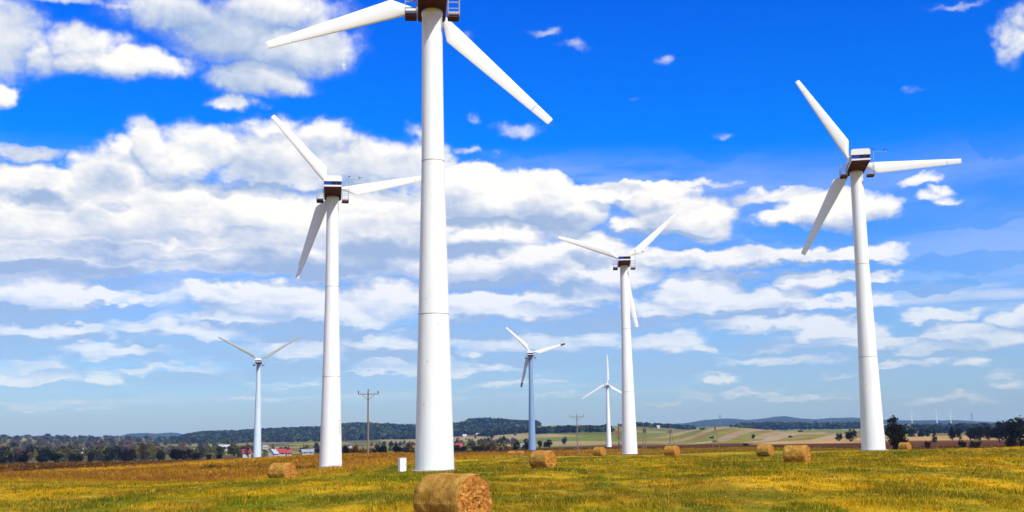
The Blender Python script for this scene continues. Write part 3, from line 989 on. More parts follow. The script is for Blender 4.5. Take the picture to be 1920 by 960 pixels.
# twin-post transformer mast
p = on_ground(1209, 838, 330)
o = thing('transformer_mast', 'twin post transformer mast with dark gear on top, beside the tower on the concrete base', 'transformer mast', p, rad(-6), GP)
for s in (-1, 1):
    MB().tube([(s * 0.42, 0, -0.4), (s * 0.32, 0, 6.4)], [0.14, 0.10], 8).build('post', M_wood, o, 40)
tr = MB().box((0.05, 0, 5.3), (0.9, 0.7, 1.0)).build('transformer', M_iron, o, bevel=0.04)
for k in (-0.25, 0.05, 0.35): MB().tube([(k, 0, 5.8), (k, 0, 6.15)], 0.05, 6).build('bushing', M_ins, tr)
MB().box((0.1, 0, 6.45), (2.0, 0.12, 0.14)).tube([(-0.75, 0, 6.5), (-0.75, 0, 7.0)], 0.05, 6).tube([(0.95, 0, 6.5), (0.95, 0, 7.1)], 0.07, 6).build('crossarm', M_iron, o)
MB().tube([(-0.25, 0, 6.4), (-0.3, 0, 8.8)], [0.04, 0.015], 6).build('lightning_rod', M_mast, o)
# switch pole with enamel boxes
p = on_ground(1161, 840, 320)
o = thing('switch_pole', 'dark pole with red and teal boxes, half hidden by the concrete based tower', 'utility pole', p, 0, GP)
MB().tube([(0, 0, -0.4), (0, 0, 7.3)], [0.18, 0.13], 8).build('post', M_iron, o, 40)
MB().box((0, -0.02, 7.0), (0.9, 0.1, 0.12)).build('crossarm', M_iron, o)
MB().box((-0.28, -0.3, 4.9), (0.8, 0.35, 0.8)).build('switch_box', M_red, o, bevel=0.03)
MB().box((-0.30, -0.3, 3.7), (0.55, 0.3, 0.5)).build('switch_box', M_red, o, bevel=0.03)
MB().box((-0.10, -0.32, 2.5), (0.5, 0.3, 0.7)).build('meter_box', M_teal, o, bevel=0.03)
# thin pole with drooping arms
p = on_ground(1258, 838, 420)
o = thing('utility_pole', 'thin pole with a small red dark head and drooping wire arms', 'utility pole', p, 0, GP)
MB().tube([(0, 0, -0.4), (0, 0, 8.2)], [0.12, 0.09], 7).build('post', M_wood, o, 40)
ca = MB().box((0, 0, 7.9), (0.7, 0.4, 0.8)).build('switch_head', M_iron, o, bevel=0.05)
MB().tube([(0, 0, 8.2), (0.9, 0, 8.4), (1.6, 0, 8.9)], 0.04, 6).tube([(0, 0, 8.2), (-0.9, 0, 8.5), (-1.5, 0, 8.9)], 0.04, 6).build('drooping_arm', M_mast, ca)


def a_pole(u, v, d, H, label):
    p = on_ground(u, v, d)
    o = thing('utility_pole', label, 'utility pole', p, rad(-10), GP)
    for s in (-1, 1):
        MB().tube([(s * 1.25, 0, -0.4), (s * 0.12, 0, H - 0.4)], [0.13, 0.09], 7).build('post', M_wood, o, 40)
    MB().box((0, 0, H * 0.45), (1.4, 0.1, 0.1)).build('tie_bar', M_wood, o)
    h_ = MB().box((0, 0, H - 0.2), (0.7, 0.3, 0.5)).build('switch_head', M_iron, o, bevel=0.04)
    MB().tube([(0, 0, H), (0, 0, H + 0.8)], 0.06, 6).build('insulator', M_ins, h_)


a_pole(1342, 834, 430, 6.6, 'A shaped twin leg pole in front of the pale strip fields')
a_pole(1259, 836, 520, 7.0, 'A shaped twin leg pole beyond the lone small hay bale')


def lattice(u, v, d, H, w, label, arms=2):
    p = on_ground(u, v, d)
    o = thing('lattice_pylon', label, 'pylon', p, rad(15))
    mb = MB(); n = 7
    def cor(t): 
        h = w / 2 * (1 - 0.86 * t); return [(sx * h, sy * h, t * H) for sx, sy in ((-1, -1), (1, -1), (1, 1), (-1, 1))]
    th = 0.0055 * H
    for k in range(n):
        a, b = cor(k / n), cor((k + 1) / n)
        for j in range(4):
            mb.tube([a[j], b[j]], th, 4); mb.tube([a[j], b[(j + 1) % 4]], th * 0.6, 4); mb.tube([b[j], b[(j + 1) % 4]], th * 0.6, 4)
    mb.build('lattice_frame', M_lgrey, o)
    for k in range(arms):
        z_ = H * (0.80 + 0.13 * k); l_ = H * (0.15 - 0.04 * k)
        MB().tube([(-l_, 0, z_), (l_, 0, z_)], th * 0.8, 4).tube([(-l_, 0, z_), (0, 0, z_ + 0.06 * H)], th * 0.6, 4).tube([(l_, 0, z_), (0, 0, z_ + 0.06 * H)], th * 0.6, 4).build('crossarm', M_lgrey, o)


lattice(1351, 806, 1600, 18, 3.2, 'grey lattice pylon on the crest of the strip field hill')
lattice(1824, 806, 3000, 36, 6, 'dark lattice mast on the far ridge above the row of dark trees')
lattice(1386, 804, 2300, 16, 3, 'faint lattice pylon just beyond the strip field hill, before the blue hills')

# ------------------------------------------------------------------ trees
def leaf_cloud(lobes, n, size, c0, c1, r, squash=1.0):
    """leaf-sized faces spread through lobes [(center, radii)]"""
    P = []; Ls = []
    vol = np.array([np.prod(l[1]) for l in lobes]) ** (2 / 3.0); vol = vol / vol.sum()
    li = r.choice(len(lobes), n, p=vol)
    d = r.normal(0, 1, (n, 3)); d /= np.linalg.norm(d, axis=1)[:, None]
    q = r.uniform(0, 1, n) ** 0.45
    cen = np.array([l[0] for l in lobes])[li]; rd = np.array([l[1] for l in lobes])[li]
    P = cen + d * rd * q[:, None] * (1 + 0.16 * np.clip(r.normal(0, 1, (n, 1)), -1.5, 1.3))
    a = r.normal(0, 1, (n, 3)); a /= np.linalg.norm(a, axis=1)[:, None]
    b = np.cross(a, r.normal(0, 1, (n, 3))); b /= np.linalg.norm(b, axis=1)[:, None]
    s = size * r.uniform(0.5, 1.35, (n, 1))
    V = np.stack([P - a * s, P + b * s * 0.6, P + a * s, P - b * s * 0.6], 1).reshape(-1, 3)
    Fq = np.arange(4 * n).reshape(n, 4)
    lt = r.uniform(0.6, 1.0, len(lobes))[li]
    t = np.clip(r.uniform(0, 1, n) * 0.7 + 0.3 * lt, 0, 1)[:, None]
    col = (np.array(c0) * (1 - t) + np.array(c1) * t) * r.uniform(0.75, 1.25, (n, 1))
    return V, Fq, np.repeat(col, 4, axis=0)


def tree_proto(kind, seed, c0, c1, n=1300):
    """unit-height tree (1 m tall); returns trunk mesh, crown mesh"""
    r = np.random.default_rng(seed)
    mb = MB(); lobes = []
    if kind == 'broad':
        mb.tube([(0, 0, -0.03), (0.01, 0, 0.2), (0.0, 0.01, 0.55)], [0.035, 0.026, 0.012], 8)
        for k in range(11):
            a = r.uniform(0, 2 * PI); e = r.uniform(0.12, 0.27); z = r.uniform(0.16, 0.78)
            c = (e * math.cos(a), e * math.sin(a), z); s = r.uniform(0.15, 0.22)
            lobes.append((c, (s, s, s * 0.85)))
            mb.tube([(0, 0, 0.25 + 0.1 * r.uniform()), (c[0] * 0.5, c[1] * 0.5, z * 0.75), c], [0.014, 0.010, 0.004], 5)
        lobes.append(((0, 0, 0.55), (0.24, 0.24, 0.42)))
        lobes.append(((r.uniform(-.05, .05), 0, 0.83), (0.13, 0.13, 0.15)))
        size = 0.040
    elif kind == 'bush':
        for k in range(7):
            a = r.uniform(0, 2 * PI); e = r.uniform(0.15, 0.62); z = r.uniform(0.25, 0.68)
            c = (e * math.cos(a), e * math.sin(a), z); s = r.uniform(0.22, 0.36)
            lobes.append((c, (s * 1.1, s, s * 0.9)))
            mb.tube([(0.03 * math.cos(a), 0.03 * math.sin(a), -0.05), (c[0] * 0.6, c[1] * 0.6, z * 0.6), c], [0.03, 0.02, 0.006], 5)
        lobes.append(((0, 0, 0.35), (0.62, 0.55, 0.36)))
        size = 0.062
    elif kind == 'tall':
        mb.tube([(0, 0, -0.03), (0, 0, 0.5), (0.01, 0, 0.9)], [0.025, 0.018, 0.004], 7)
        for k in range(9):
            z = 0.2 + 0.75 * k / 9; a = r.uniform(0, 2 * PI); e = 0.06
            s = 0.15 * (1 - 0.55 * abs(z - 0.5) / 0.5)
            c = (e * math.cos(a), e * math.sin(a), z)
            lobes.append((c, (s, s, s * 1.1))); mb.tube([(0, 0, z - 0.1), c], [0.008, 0.003], 5)
        size = 0.024
    else:  # conifer
        mb.tube([(0, 0, -0.03), (0, 0, 0.6), (0, 0, 0.97)], [0.024, 0.014, 0.003], 7)
        for k in range(11):
            z = 0.12 + 0.84 * k / 11; s = 0.20 * (1 - z) + 0.02
            for a in r.uniform(0, 2 * PI, 3):
                lobes.append(((s * 0.6 * math.cos(a), s * 0.6 * math.sin(a), z), (s * 0.7, s * 0.7, 0.055)))
        size = 0.026
    V, Fq, col = leaf_cloud(lobes, n, size, c0, c1, r)
    V[:, 2] = np.maximum(V[:, 2], 0.005)
    V[:, 2] *= 1.0 / np.percentile(V[:, 2], 99.7)
    return mb.mesh('trunk', 60), np_mesh('crown', V, Fq, col)


DK0, DK1 = (0.007, 0.006, 0.003), (0.032, 0.020, 0.005)
PROT = {
    'dark': tree_proto('broad', 1, DK0, DK1, 1700), 'dark2': tree_proto('broad', 2, DK0, (0.03, 0.03, 0.012), 1500),
    'bush': tree_proto('bush', 3, DK0, (0.030, 0.024, 0.009), 1100), 'bush2': tree_proto('bush', 4, DK0, (0.026, 0.024, 0.012), 1100),
    'autumn': tree_proto('bush', 5, (0.05, 0.022, 0.006), (0.16, 0.065, 0.010), 1200),
    'tall': tree_proto('tall', 6, (0.05, 0.035, 0.012), (0.12, 0.075, 0.02), 1000),
    'yellow': tree_proto('tall', 7, (0.09, 0.08, 0.012), (0.20, 0.17, 0.022), 1000),
    'conifer': tree_proto('conifer', 8, (0.008, 0.012, 0.007), (0.022, 0.028, 0.012), 1000),
    'purple': tree_proto('broad', 9, (0.05, 0.03, 0.028), (0.12, 0.07, 0.055), 900),
    'olive': tree_proto('broad', 10, (0.03, 0.030, 0.010), (0.085, 0.080, 0.02), 900),
}
PNAME = {'dark': 'tree', 'dark2': 'tree', 'bush': 'shrub', 'bush2': 'shrub', 'autumn': 'shrub', 'tall': 'tree', 'yellow': 'tree', 'conifer': 'conifer_tree', 'purple': 'tree', 'olive': 'tree'}
PW = {'dark': .74, 'dark2': .74, 'bush': 1.7, 'bush2': 1.7, 'autumn': 1.7, 'tall': .36, 'yellow': .36, 'conifer': .42, 'purple': .74, 'olive': .74}


def plant(kind, u, vb, hpx, wpx, d, label, group, sink=0.1):
    p = on_ground(u, vb, d, sink)
    # height so that the crown reaches the row it has in the photograph even where the foot is hidden behind the field edge
    top = ray(u, vb - hpx)
    ztop = EYE + top.z / top.y * p.y
    H = max(ztop - p.z, hpx * d / FOC * 0.6)
    W = wpx * d / FOC / PW[kind]
    nm = PNAME[kind]
    o = thing(nm, label, 'shrub' if nm == 'shrub' else 'tree', p, random.uniform(0, 6.28), group)
    tr, cr = PROT[kind]
    a = link('trunk', tr, M_trunk, o); b = link('crown', cr, M_leaf, o)
    o.scale = (W, W, H)
    return o


GR, GL, GM = 'dark trees along the field edge beyond the clear sky turbine', 'dark shrubs along the left field edge', 'trees and shrubs behind the middle of the field'
GL = 'dark shrubs along the field edge below the valley wood'
for a in [
    ('dark', 1676, 839, 58, 46, 232, 'dark leafy tree standing beside the foot of the clear sky turbine', GR),
    ('bush', 1683, 841, 24, 34, 226, 'low dark bush under the tree beside the clear sky turbine', GR),
    ('bush2', 1740, 834, 7, 16, 300, 'lowest of the dark bushes, alone in brown grass past the turbine tree', GR),
    ('bush', 1804, 834, 9, 18, 300, 'taller of two touching dark bushes in the brown grass under the row of trees', GR),
    ('bush2', 1829, 834, 7, 24, 305, 'flatter of two touching dark bushes in the brown grass under the row of trees', GR),
    ('bush', 1898, 833, 13, 30, 300, 'wide dark bush at the very edge of the picture, under the big tree', GR),
    ('dark2', 1913, 833, 50, 54, 330, 'biggest dark tree, cut by the edge of the picture', GR),
    ('dark', 1874, 824, 34, 34, 480, 'dark tree standing next to the biggest one at the picture edge', GR),
    ('dark2', 1893, 824, 33, 30, 490, 'narrow dark tree between the two biggest dark trees', GR),
    ('conifer', 1752, 823, 22, 12, 480, 'small dark pointed tree alone on the pale stubble strip', GR),
    ('dark', 1786, 820, 19, 14, 560, 'first dark tree of the far row after the small pointed tree', GR),
    ('dark2', 1799, 820, 18, 14, 570, 'second dark tree of the far row after the small pointed tree', GR),
    ('dark', 1820, 822, 20, 26, 540, 'broad dark tree in the middle of the far row', GR),
    ('dark2', 1838, 822, 22, 28, 540, 'fuller dark tree in the far row, near its tall end', GR),
    ('dark', 1854, 822, 22, 26, 550, 'last dark tree of the far row before the taller ones', GR),
    ('dark2', 1709, 817, 14, 18, 900, 'small bluish far tree just past the tree by the turbine', GR),
    ('dark', 1728, 817, 13, 14, 900, 'small far tree of a close pair, the one beside the bluish tree', GR),
    ('dark2', 1740, 817, 13, 12, 900, 'small far tree of a close pair, the one beside the pointed tree', GR),
    ('bush', 1596, 822, 18, 26, 560, 'round dark bush on the stubble just before the clear sky turbine tower', GR),
    ('bush2', 1573, 822, 10, 16, 600, 'low dark bush next to the round one on the stubble', GR),
    ('bush', 3, 868, 10, 16, 440, 'low dark shrub cut by the edge of the picture below the valley wood', GL),
    ('bush2', 24, 867, 17, 20, 440, 'dark shrub with a rounded top, second from the picture edge', GL),
    ('dark', 47, 867, 21, 26, 445, 'tallest dark shrub near the picture edge, third along', GL),
    ('bush', 76, 867, 13, 24, 445, 'low wide dark shrub between two taller ones at the field edge', GL),
    ('dark2', 103, 866, 16, 22, 445, 'dark shrub with a pointed top, fifth along from the picture edge', GL),
    ('bush', 143, 865, 14, 28, 440, 'wide dark shrub standing a little apart, sixth along the field edge', GL),
    ('bush2', 168, 863, 14, 16, 470, 'small dark shrub in the gap before the tall autumn trees', GL),
    ('bush', 204, 862, 13, 20, 520, 'low dark shrub just before the long dark thicket', GL),
    ('bush2', 236, 861, 19, 44, 560, 'long dark thicket at the foot of the tall autumn trees', GL),
    ('tall', 266, 861, 33, 18, 620, 'tall brown autumn tree rising above the dark thicket', GL),
    ('yellow', 288, 861, 28, 16, 640, 'tall yellow green tree beside the brown autumn tree', GL),
    ('bush', 302, 861, 17, 26, 560, 'dark shrub between the yellow tree and the black clump', GL),
    ('dark', 325, 862, 20, 26, 450, 'first half of the black clump of shrubs by the bright field', GL),
    ('bush2', 346, 862, 20, 36, 450, 'wide black clump of shrubs in front of the bright field', GL),
    ('bush', 367, 861, 13, 18, 460, 'dark shrub at the end of the black clump, by the bright field', GL),
    ('bush2', 391, 861, 10, 12, 480, 'small round dark shrub alone before the bright field', GL),
    ('bush', 411, 860, 10, 14, 480, 'small dark shrub just before the maroon roofed house', GL),
    ('autumn', 664, 857, 24, 20, 330, 'round orange brown bush between the stained tower and the wooden pole', GM),
    ('bush', 663, 858, 9, 11, 320, 'tiny dark bush at the foot of the orange brown one', GM),
    ('dark2', 648, 851, 16, 16, 460, 'dark tree showing just past the stained tower', GM),
    ('bush2', 712, 852, 18, 34, 470, 'dark hedge like shrub just past the wooden pole', GM),
    ('dark', 742, 851, 18, 26, 490, 'dark tree behind the white cabinet', GM),
    ('olive', 764, 849, 20, 22, 560, 'olive tree touching the edge of the tallest tower', GM),
    ('bush', 868, 847, 10, 18, 470, 'dark shrub at the edge of the tallest tower, by the pink house', GM),
    ('bush2', 910, 847, 6, 10, 440, 'low dark tuft of a bush at the field edge by the tiny bale pair', GM),
    ('dark', 969, 841, 15, 16, 800, 'dark tree beside the low white farmhouse', GM),
    ('dark2', 1012, 840, 14, 12, 780, 'small dark tree just past the blue grey tower', GM),
    ('dark', 1030, 840, 16, 22, 780, 'broad dark tree on the green slope past the blue grey tower', GM),
    ('bush', 1058, 828, 9, 14, 1100, 'lone dark bush halfway up the green slope', GM),
    ('bush2', 1412, 822, 8, 10, 1050, 'lone dark bush in the middle of the strip fields', GM),
    ('bush', 1398, 837, 6, 14, 430, 'dark tuft of a bush at the foot of the strip fields', GM),
]:
    plant(*a)


# far-off woods: many crowns that read as one mass
def woods(name, label, spots, proto_keys, mat, faces):
    Vs, Fs, Cs = [], [], []; off = 0
    r = np.random.default_rng(hash(name) % 1000 if False else len(name))
    cache = {}
    for (x_, y_, H, W, key) in spots:
        me = PROT[key][1]
        if key not in cache:
            nv = len(me.vertices); co = np.empty(nv * 3, np.float32); me.vertices.foreach_get('co', co)
            cc = np.empty(nv * 4, np.float32); me.attributes['tint'].data.foreach_get('color', cc)
            cache[key] = (co.reshape(-1, 4, 3), cc.reshape(-1, 4, 4)[:, :, :3])
        co, cc = cache[key]
        k = r.choice(len(co), min(faces, len(co)), replace=False)
        q = co[k].reshape(-1, 4, 3)
        cen = q.mean(1, keepdims=True)
        q = cen + (q - cen) * math.sqrt(len(co) / len(k)) * 0.95
        a = r.uniform(0, 2 * PI); ca, sa = math.cos(a), math.sin(a)
        X = (q[..., 0] * ca - q[..., 1] * sa) * W + x_; Y = (q[..., 0] * sa + q[..., 1] * ca) * W + y_; Z = q[..., 2] * H + gz(x_, y_) - 0.3
        V = np.stack([X, Y, Z], -1).reshape(-1, 3)
        Vs.append(V); Fs.append(np.arange(len(V)).reshape(-1, 4) + off); off += len(V)
        Cs.append((cc[k] * r.uniform(0.75, 1.75)).reshape(-1, 3))
    me = np_mesh(name, np.concatenate(Vs), np.concatenate(Fs), np.concatenate(Cs))
    return tag(link(name, me, mat), label, 'wood', kind='stuff')


sp = []
for _ in range(900):                                        # valley wood behind the shrubs
    u = random.uniform(-420, 470); d = random.choice((random.uniform(700, 1300), random.uniform(1000, 3000)))
    if u > 300 and random.random() < 0.6: continue
    x_, y_ = spot(u, 850, d)
    k = random.choice(['purple', 'olive', 'dark2', 'purple', 'olive', 'tall', 'yellow' if random.random() < .3 else 'olive'])
    H = random.uniform(6, 11) * (1 if d < 1300 else 1.25); sp.append((x_, y_, H, H * random.uniform(1.0, 1.6), k))
for _ in range(170):
    u = random.uniform(440, 1000); d = random.uniform(700, 1900)
    x_, y_ = spot(u, 845, d)
    if vnoise(np.array([x_ / 60]), np.array([y_ / 90]), 5)[0] < 0.42: continue
    k = random.choice(['olive', 'dark2', 'purple', 'dark', 'conifer', 'olive'])
    H = random.uniform(4, 8); sp.append((x_, y_, H, H * random.uniform(0.9, 1.3), k))
for _ in range(60):                                         # hedge behind the ploughed strip
    u = random.uniform(640, 1000); d = random.uniform(480, 640)
    x_, y_ = spot(u, 848, d); H = random.uniform(1.6, 3.2); sp.append((x_, y_, H, H * 0.9, random.choice(['bush', 'bush2', 'olive', 'autumn'])))
woods('valley_woods', 'mixed autumn trees filling the valley behind the field edge', sp, None, M_wood_far, 260)

sp = []
def band(n, u0, u1, d0, d1, h0, h1, keys, thr=None):
    for _ in range(n):
        u = random.uniform(u0, u1); d = random.uniform(d0, d1)
        x_, y_ = spot(u, 820, d)
        if thr is not None and vnoise(np.array([x_ / 220]), np.array([y_ / 220]), 8)[0] < thr: continue
        H = random.uniform(h0, h1); sp.append((x_, y_, H, H * random.uniform(1.4, 2.1), random.choice(keys)))
PROT['green'] = tree_proto('broad', 12, (0.025, 0.045, 0.010), (0.085, 0.105, 0.020), 700)
WK = ['dark', 'dark2', 'green', 'dark2', 'dark']
band(4200, 325, 1000, 2450, 3500, 6, 11, WK + ['olive', 'green', 'green'])
band(300, 880, 1010, 3000, 3500, 10, 15, WK)
band(170, 1005, 1145, 1850, 1980, 6, 10, WK)
band(120, 900, 1010, 2100, 2300, 6, 10, WK)
band(110, 1170, 1300, 2500, 2700, 6, 11, WK)
band(700, 1380, 1640, 2700, 3600, 9, 15, WK, 0.35)
band(500, 1640, 1990, 1600, 2600, 8, 13, WK, 0.4)
band(300, -60, 330, 1900, 3300, 8, 13, ['dark2', 'olive', 'purple'], 0.45)
band(120, -60, 330, 3300, 3500, 7, 10, WK, 0.5)
band(14, 1190, 1640, 900, 1750, 1.4, 3.2, ['bush', 'bush2', 'dark'])
band(60, 1040, 1200, 2550, 2750, 5, 8, WK, 0.5)
woods('far_woods', 'blue dark woods covering the far hill and the ridges', sp, None, M_wood_far, 64)

# ------------------------------------------------------------------ houses
GH = 'far houses in the valley'


def house(u, v, d, L_, W_, eave, ridge, roofm, label, yaw=0.3, wallm=None, chim=True):
    p = on_ground(u, v, d, 0.0)
    t = ray(u, v); zt = EYE + t.z / t.y * p.y
    L_, W_, eave, ridge = L_ * .46, W_ * .5, eave * .5, ridge * .52
    o = thing('house', label, 'house', (p.x, p.y, max(p.z, min(zt, p.z + 3.0)) - 0.2), yaw, GH)
    w = MB()
    x_, y_ = L_ / 2, W_ / 2
    w.add([(-x_, -y_, -3), (x_, -y_, -3), (x_, y_, -3), (-x_, y_, -3), (-x_, -y_, eave), (x_, -y_, eave), (x_, y_, eave), (-x_, y_, eave), (-x_, 0, ridge), (x_, 0, ridge)],
          [(0, 1, 5, 4), (2, 3, 7, 6), (1, 2, 6, 9, 5), (3, 0, 4, 8, 7)])
    w.build('wall', wallm or M_plaster, o)
    rf = MB(); ov = 0.5; sl = (ridge - eave) / y_
    for s in (-1, 1):
        a = [(-x_ - ov, s * (y_ + ov), eave - ov * sl + 0.04), (x_ + ov, s * (y_ + ov), eave - ov * sl + 0.04), (x_ + ov, 0, ridge + 0.04), (-x_ - ov, 0, ridge + 0.04)]
        b = [(q[0], q[1], q[2] + 0.22) for q in a]
        rf.add(a + b, [(0, 1, 2, 3), (7, 6, 5, 4), (0, 4, 5, 1), (1, 5, 6, 2), (2, 6, 7, 3), (3, 7, 4, 0)])
    ro = rf.build('roof', roofm, o)
    if chim: MB().box((x_ * 0.4, 0, ridge + 0.5), (0.7, 0.7, 1.6)).build('chimney', M_roofd, ro)
    n = max(2, int(L_ / 3.2))
    for k in range(n):
        cx = -x_ + L_ * (k + 0.5) / n
        MB().box((cx, -y_ - 0.012, eave * 0.55), (0.8, 0.05, 0.9)).build('window', M_pane, o)
    MB().box((x_ + 0.012, 0, eave * 0.55), (0.05, 0.8, 0.9)).build('window', M_pane, o)


for a in [
    (524, 852, 700, 15, 8, 2.6, 6.2, M_roofr, 'long house with a bright red roof, between the pale slim tower and the stained one', 0.15),
    (512, 854, 690, 9, 8, 3.0, 7.0, M_roofw, 'white gabled house joined beside the long red roof', 1.2),
    (541, 853, 720, 6, 6, 3.2, 6.0, M_roofr, 'small white house at the far end of the long red roof', 0.5),
    (462, 852, 760, 11, 8, 2.6, 6.4, M_roofd, 'white house with a maroon roof just before the pale slim tower', 0.35),
    (421, 838, 1500, 26, 12, 4.0, 8.0, M_roofw, 'long white barn far up the valley, above the maroon roofed house', 0.25),
    (497, 841, 1400, 12, 9, 4.0, 7.5, M_roofg, 'pale far house just past the pale slim tower', 0.4),
    (577, 851, 800, 16, 9, 3.0, 6.0, M_roofg, 'pale grey roofed farm building close to the stained tower', 0.2),
    (653, 845, 900, 9, 8, 3.4, 6.5, M_roofw, 'tiny white house by the orange brown bush', 0.3),
    (769, 843, 1000, 9, 8, 3.5, 7.0, M_roofd, 'tiny yellowish house against the edge of the tallest tower', 0.3),
    (861, 840, 900, 10, 8, 3.0, 6.6, M_roofr, 'pinkish red roofed house just past the tallest tower', 0.3),
    (871, 819, 2300, 16, 10, 5, 9, M_roofw, 'white far house at the foot of the wooded hill, nearest the tallest tower', 0.3),
    (896, 818, 2300, 14, 10, 6, 11, M_roofw, 'tall white far house at the foot of the wooded hill', 0.5),
    (905, 819, 2300, 14, 10, 4, 9, M_roofr, 'far red roofed house at the foot of the wooded hill', 0.2),
    (985, 840, 760, 13, 7, 2.6, 4.6, M_roofg, 'low white farmhouse just before the blue grey tower', 0.1),
    (118, 838, 1500, 9, 8, 4, 7.5, M_roofw, 'white house among the valley trees, nearest the picture edge', 0.4),
    (152, 841, 1300, 8, 7, 3.5, 6.5, M_roofw, 'small pale house among the valley trees, beside the tall autumn trees', 0.6),
    (1234, 802, 2450, 12, 10, 5, 9, M_roofw, 'white far house in the blue wood beyond the twin post mast', 0.3),
]:
    house(*a)

# ------------------------------------------------------------------ haze
zmin = float(VZ.min()) - 1.0
S_, T_ = 16000.0, 215.0
hz = MB().box((0, 0, (zmin + T_) / 2), (2 * S_, 2 * S_, T_ - zmin)).mesh('haze')
mh = bpy.data.materials.new('haze_air'); mh.use_nodes = True
nt = mh.node_tree; nt.nodes.clear()
out = nt.nodes.new('ShaderNodeOutputMaterial'); pv = nt.nodes.new('ShaderNodeVolumePrincipled')
pv.inputs['Color'].default_value = (0.20, 0.50, 1.0, 1); pv.inputs['Density'].default_value = 7e-5; pv.inputs['Anisotropy'].default_value = 0.0; pv.inputs['Absorption Color'].default_value = (1, 1, 1, 1)
L(nt, pv.outputs[0], out.inputs['Volume'])
hzo = link('haze', hz, mh); hzo['kind'] = 'stuff'

# ------------------------------------------------------------------ light
SUN_EL, SUN_AZ = rad(44.5), rad(142)          # behind the camera, over its other shoulder
sd = bpy.data.lights.new('sun', 'SUN'); so = bpy.data.objects.new('sun', sd); C.objects.link(so)
sd.energy = 4.6; sd.angle = rad(0.53); sd.color = (1.0, 0.965, 0.89)
dirv = Vector((math.sin(SUN_AZ) * math.cos(SUN_EL), math.cos(SUN_AZ) * math.cos(SUN_EL), math.sin(SUN_EL)))
so.rotation_euler = dirv.to_track_quat('Z', 'Y').to_euler()
so.location = (60, -60, 120)

world = bpy.data.worlds.new('World'); sc.world = world; world.use_nodes = True
nt = world.node_tree; bg = nt.nodes['Background']; bg.inputs[1].default_value = 0.1
sky = N(nt, 'ShaderNodeTexSky'); sky.sky_type = 'NISHITA'; sky.sun_disc = False
sky.sun_elevation = SUN_EL; sky.sun_rotation = SUN_AZ


def M2(op, a, b=None, c=None):
    n = nt.nodes.new('ShaderNodeMath'); n.operation = op
    for i, q in enumerate((a, b, c)):
        if q is None: continue
        if hasattr(q, 'is_linked'): L(nt, q, n.inputs[i])
        else: n.inputs[i].default_value = q
    return n.outputs[0]


def V2(op, a, b=None, c=None, out=0):
    n = nt.nodes.new('ShaderNodeVectorMath'); n.operation = op
    for i, q in enumerate((a, b, c)):
        if q is None: continue
        if hasattr(q, 'is_linked'): L(nt, q, n.inputs[i])
        else: n.inputs[i].default_value = q
    return n.outputs[out]


def MR(v, a, b, c=0.0, d=1.0, smooth_=True):
    n = nt.nodes.new('ShaderNodeMapRange'); n.interpolation_type = 'SMOOTHSTEP' if smooth_ else 'LINEAR'
    L(nt, v, n.inputs[0])
    for i, q in zip((1, 2, 3, 4), (a, b, c, d)): n.inputs[i].default_value = q
    return n.outputs[0]


def NZ(vec, scale, det, rough=0.55, color=False):
    n = nt.nodes.new('ShaderNodeTexNoise'); n.inputs['Scale'].default_value = scale; n.inputs['Detail'].default_value = det; n.inputs['Roughness'].default_value = rough
    L(nt, vec, n.inputs['Vector'])
    return n.outputs['Color' if color else 'Fac']


tc = N(nt, 'ShaderNodeTexCoord')
sep = N(nt, 'ShaderNodeSeparateXYZ'); L(nt, tc.outputs['Generated'], sep.inputs[0])
az_ = M2('ARCTAN2', sep.outputs[0], sep.outputs[1]); el_ = M2('ARCSINE', sep.outputs[2])
cmb = N(nt, 'ShaderNodeCombineXYZ'); L(nt, az_, cmb.inputs[0]); L(nt, el_, cmb.inputs[1])
P = cmb.outputs[0]
# heights near the horizon are drawn out in layers
ev = M2('MULTIPLY', M2('LOGARITHM', M2('MAXIMUM', M2('ADD', el_, 0.10), 0.02), 2.718282), 0.42)
cq = N(nt, 'ShaderNodeCombineXYZ'); L(nt, az_, cq.inputs[0]); L(nt, ev, cq.inputs[1])
Q = cq.outputs[0]
w1 = V2('SUBTRACT', NZ(Q, 16, 3, 0.6, True), (0.5, 0.5, 0.5))
w2 = V2('SUBTRACT', NZ(Q, 60, 3, 0.6, True), (0.5, 0.5, 0.5))
Pw = V2('MULTIPLY_ADD', w1, (0.055, 0.030, 0), P)
Pw = V2('MULTIPLY_ADD', w2, (0.018, 0.012, 0), Pw)
PWARP = Pw
PUP = V2('ADD', Pw, (0.0035, 0.0095, 0))


def blobs(lst, boost=False, Pw=None, minr=0):
    Pw = Pw if Pw is not None else PWARP
    acc = None
    for b in lst:
        if b[3] < minr: continue
        u, v, rx, ry = b[:4]; w = b[4] if len(b) > 4 else 1.0
        if boost and w < 0.56 and v < 300 and u > 760: w *= 0.38
        if boost and v < 130 and u < 700: w *= 0.9
        if boost and rx >= 75 and 330 < v < 640: w *= 1.45 if v > 520 or u > 1150 else 1.9
        a, e = azel(u, v)
        rx /= FOC; ry /= FOC
        t = V2('MULTIPLY_ADD', Pw, (1 / rx, 1 / ry, 0), (-a / rx, -e / ry, 0))
        d = V2('DOT_PRODUCT', t, t, out=1)
        q = M2('MULTIPLY_ADD', d, -max(w, 0.85), w)
        acc = q if acc is None else M2('MAXIMUM', acc, q)
    return acc


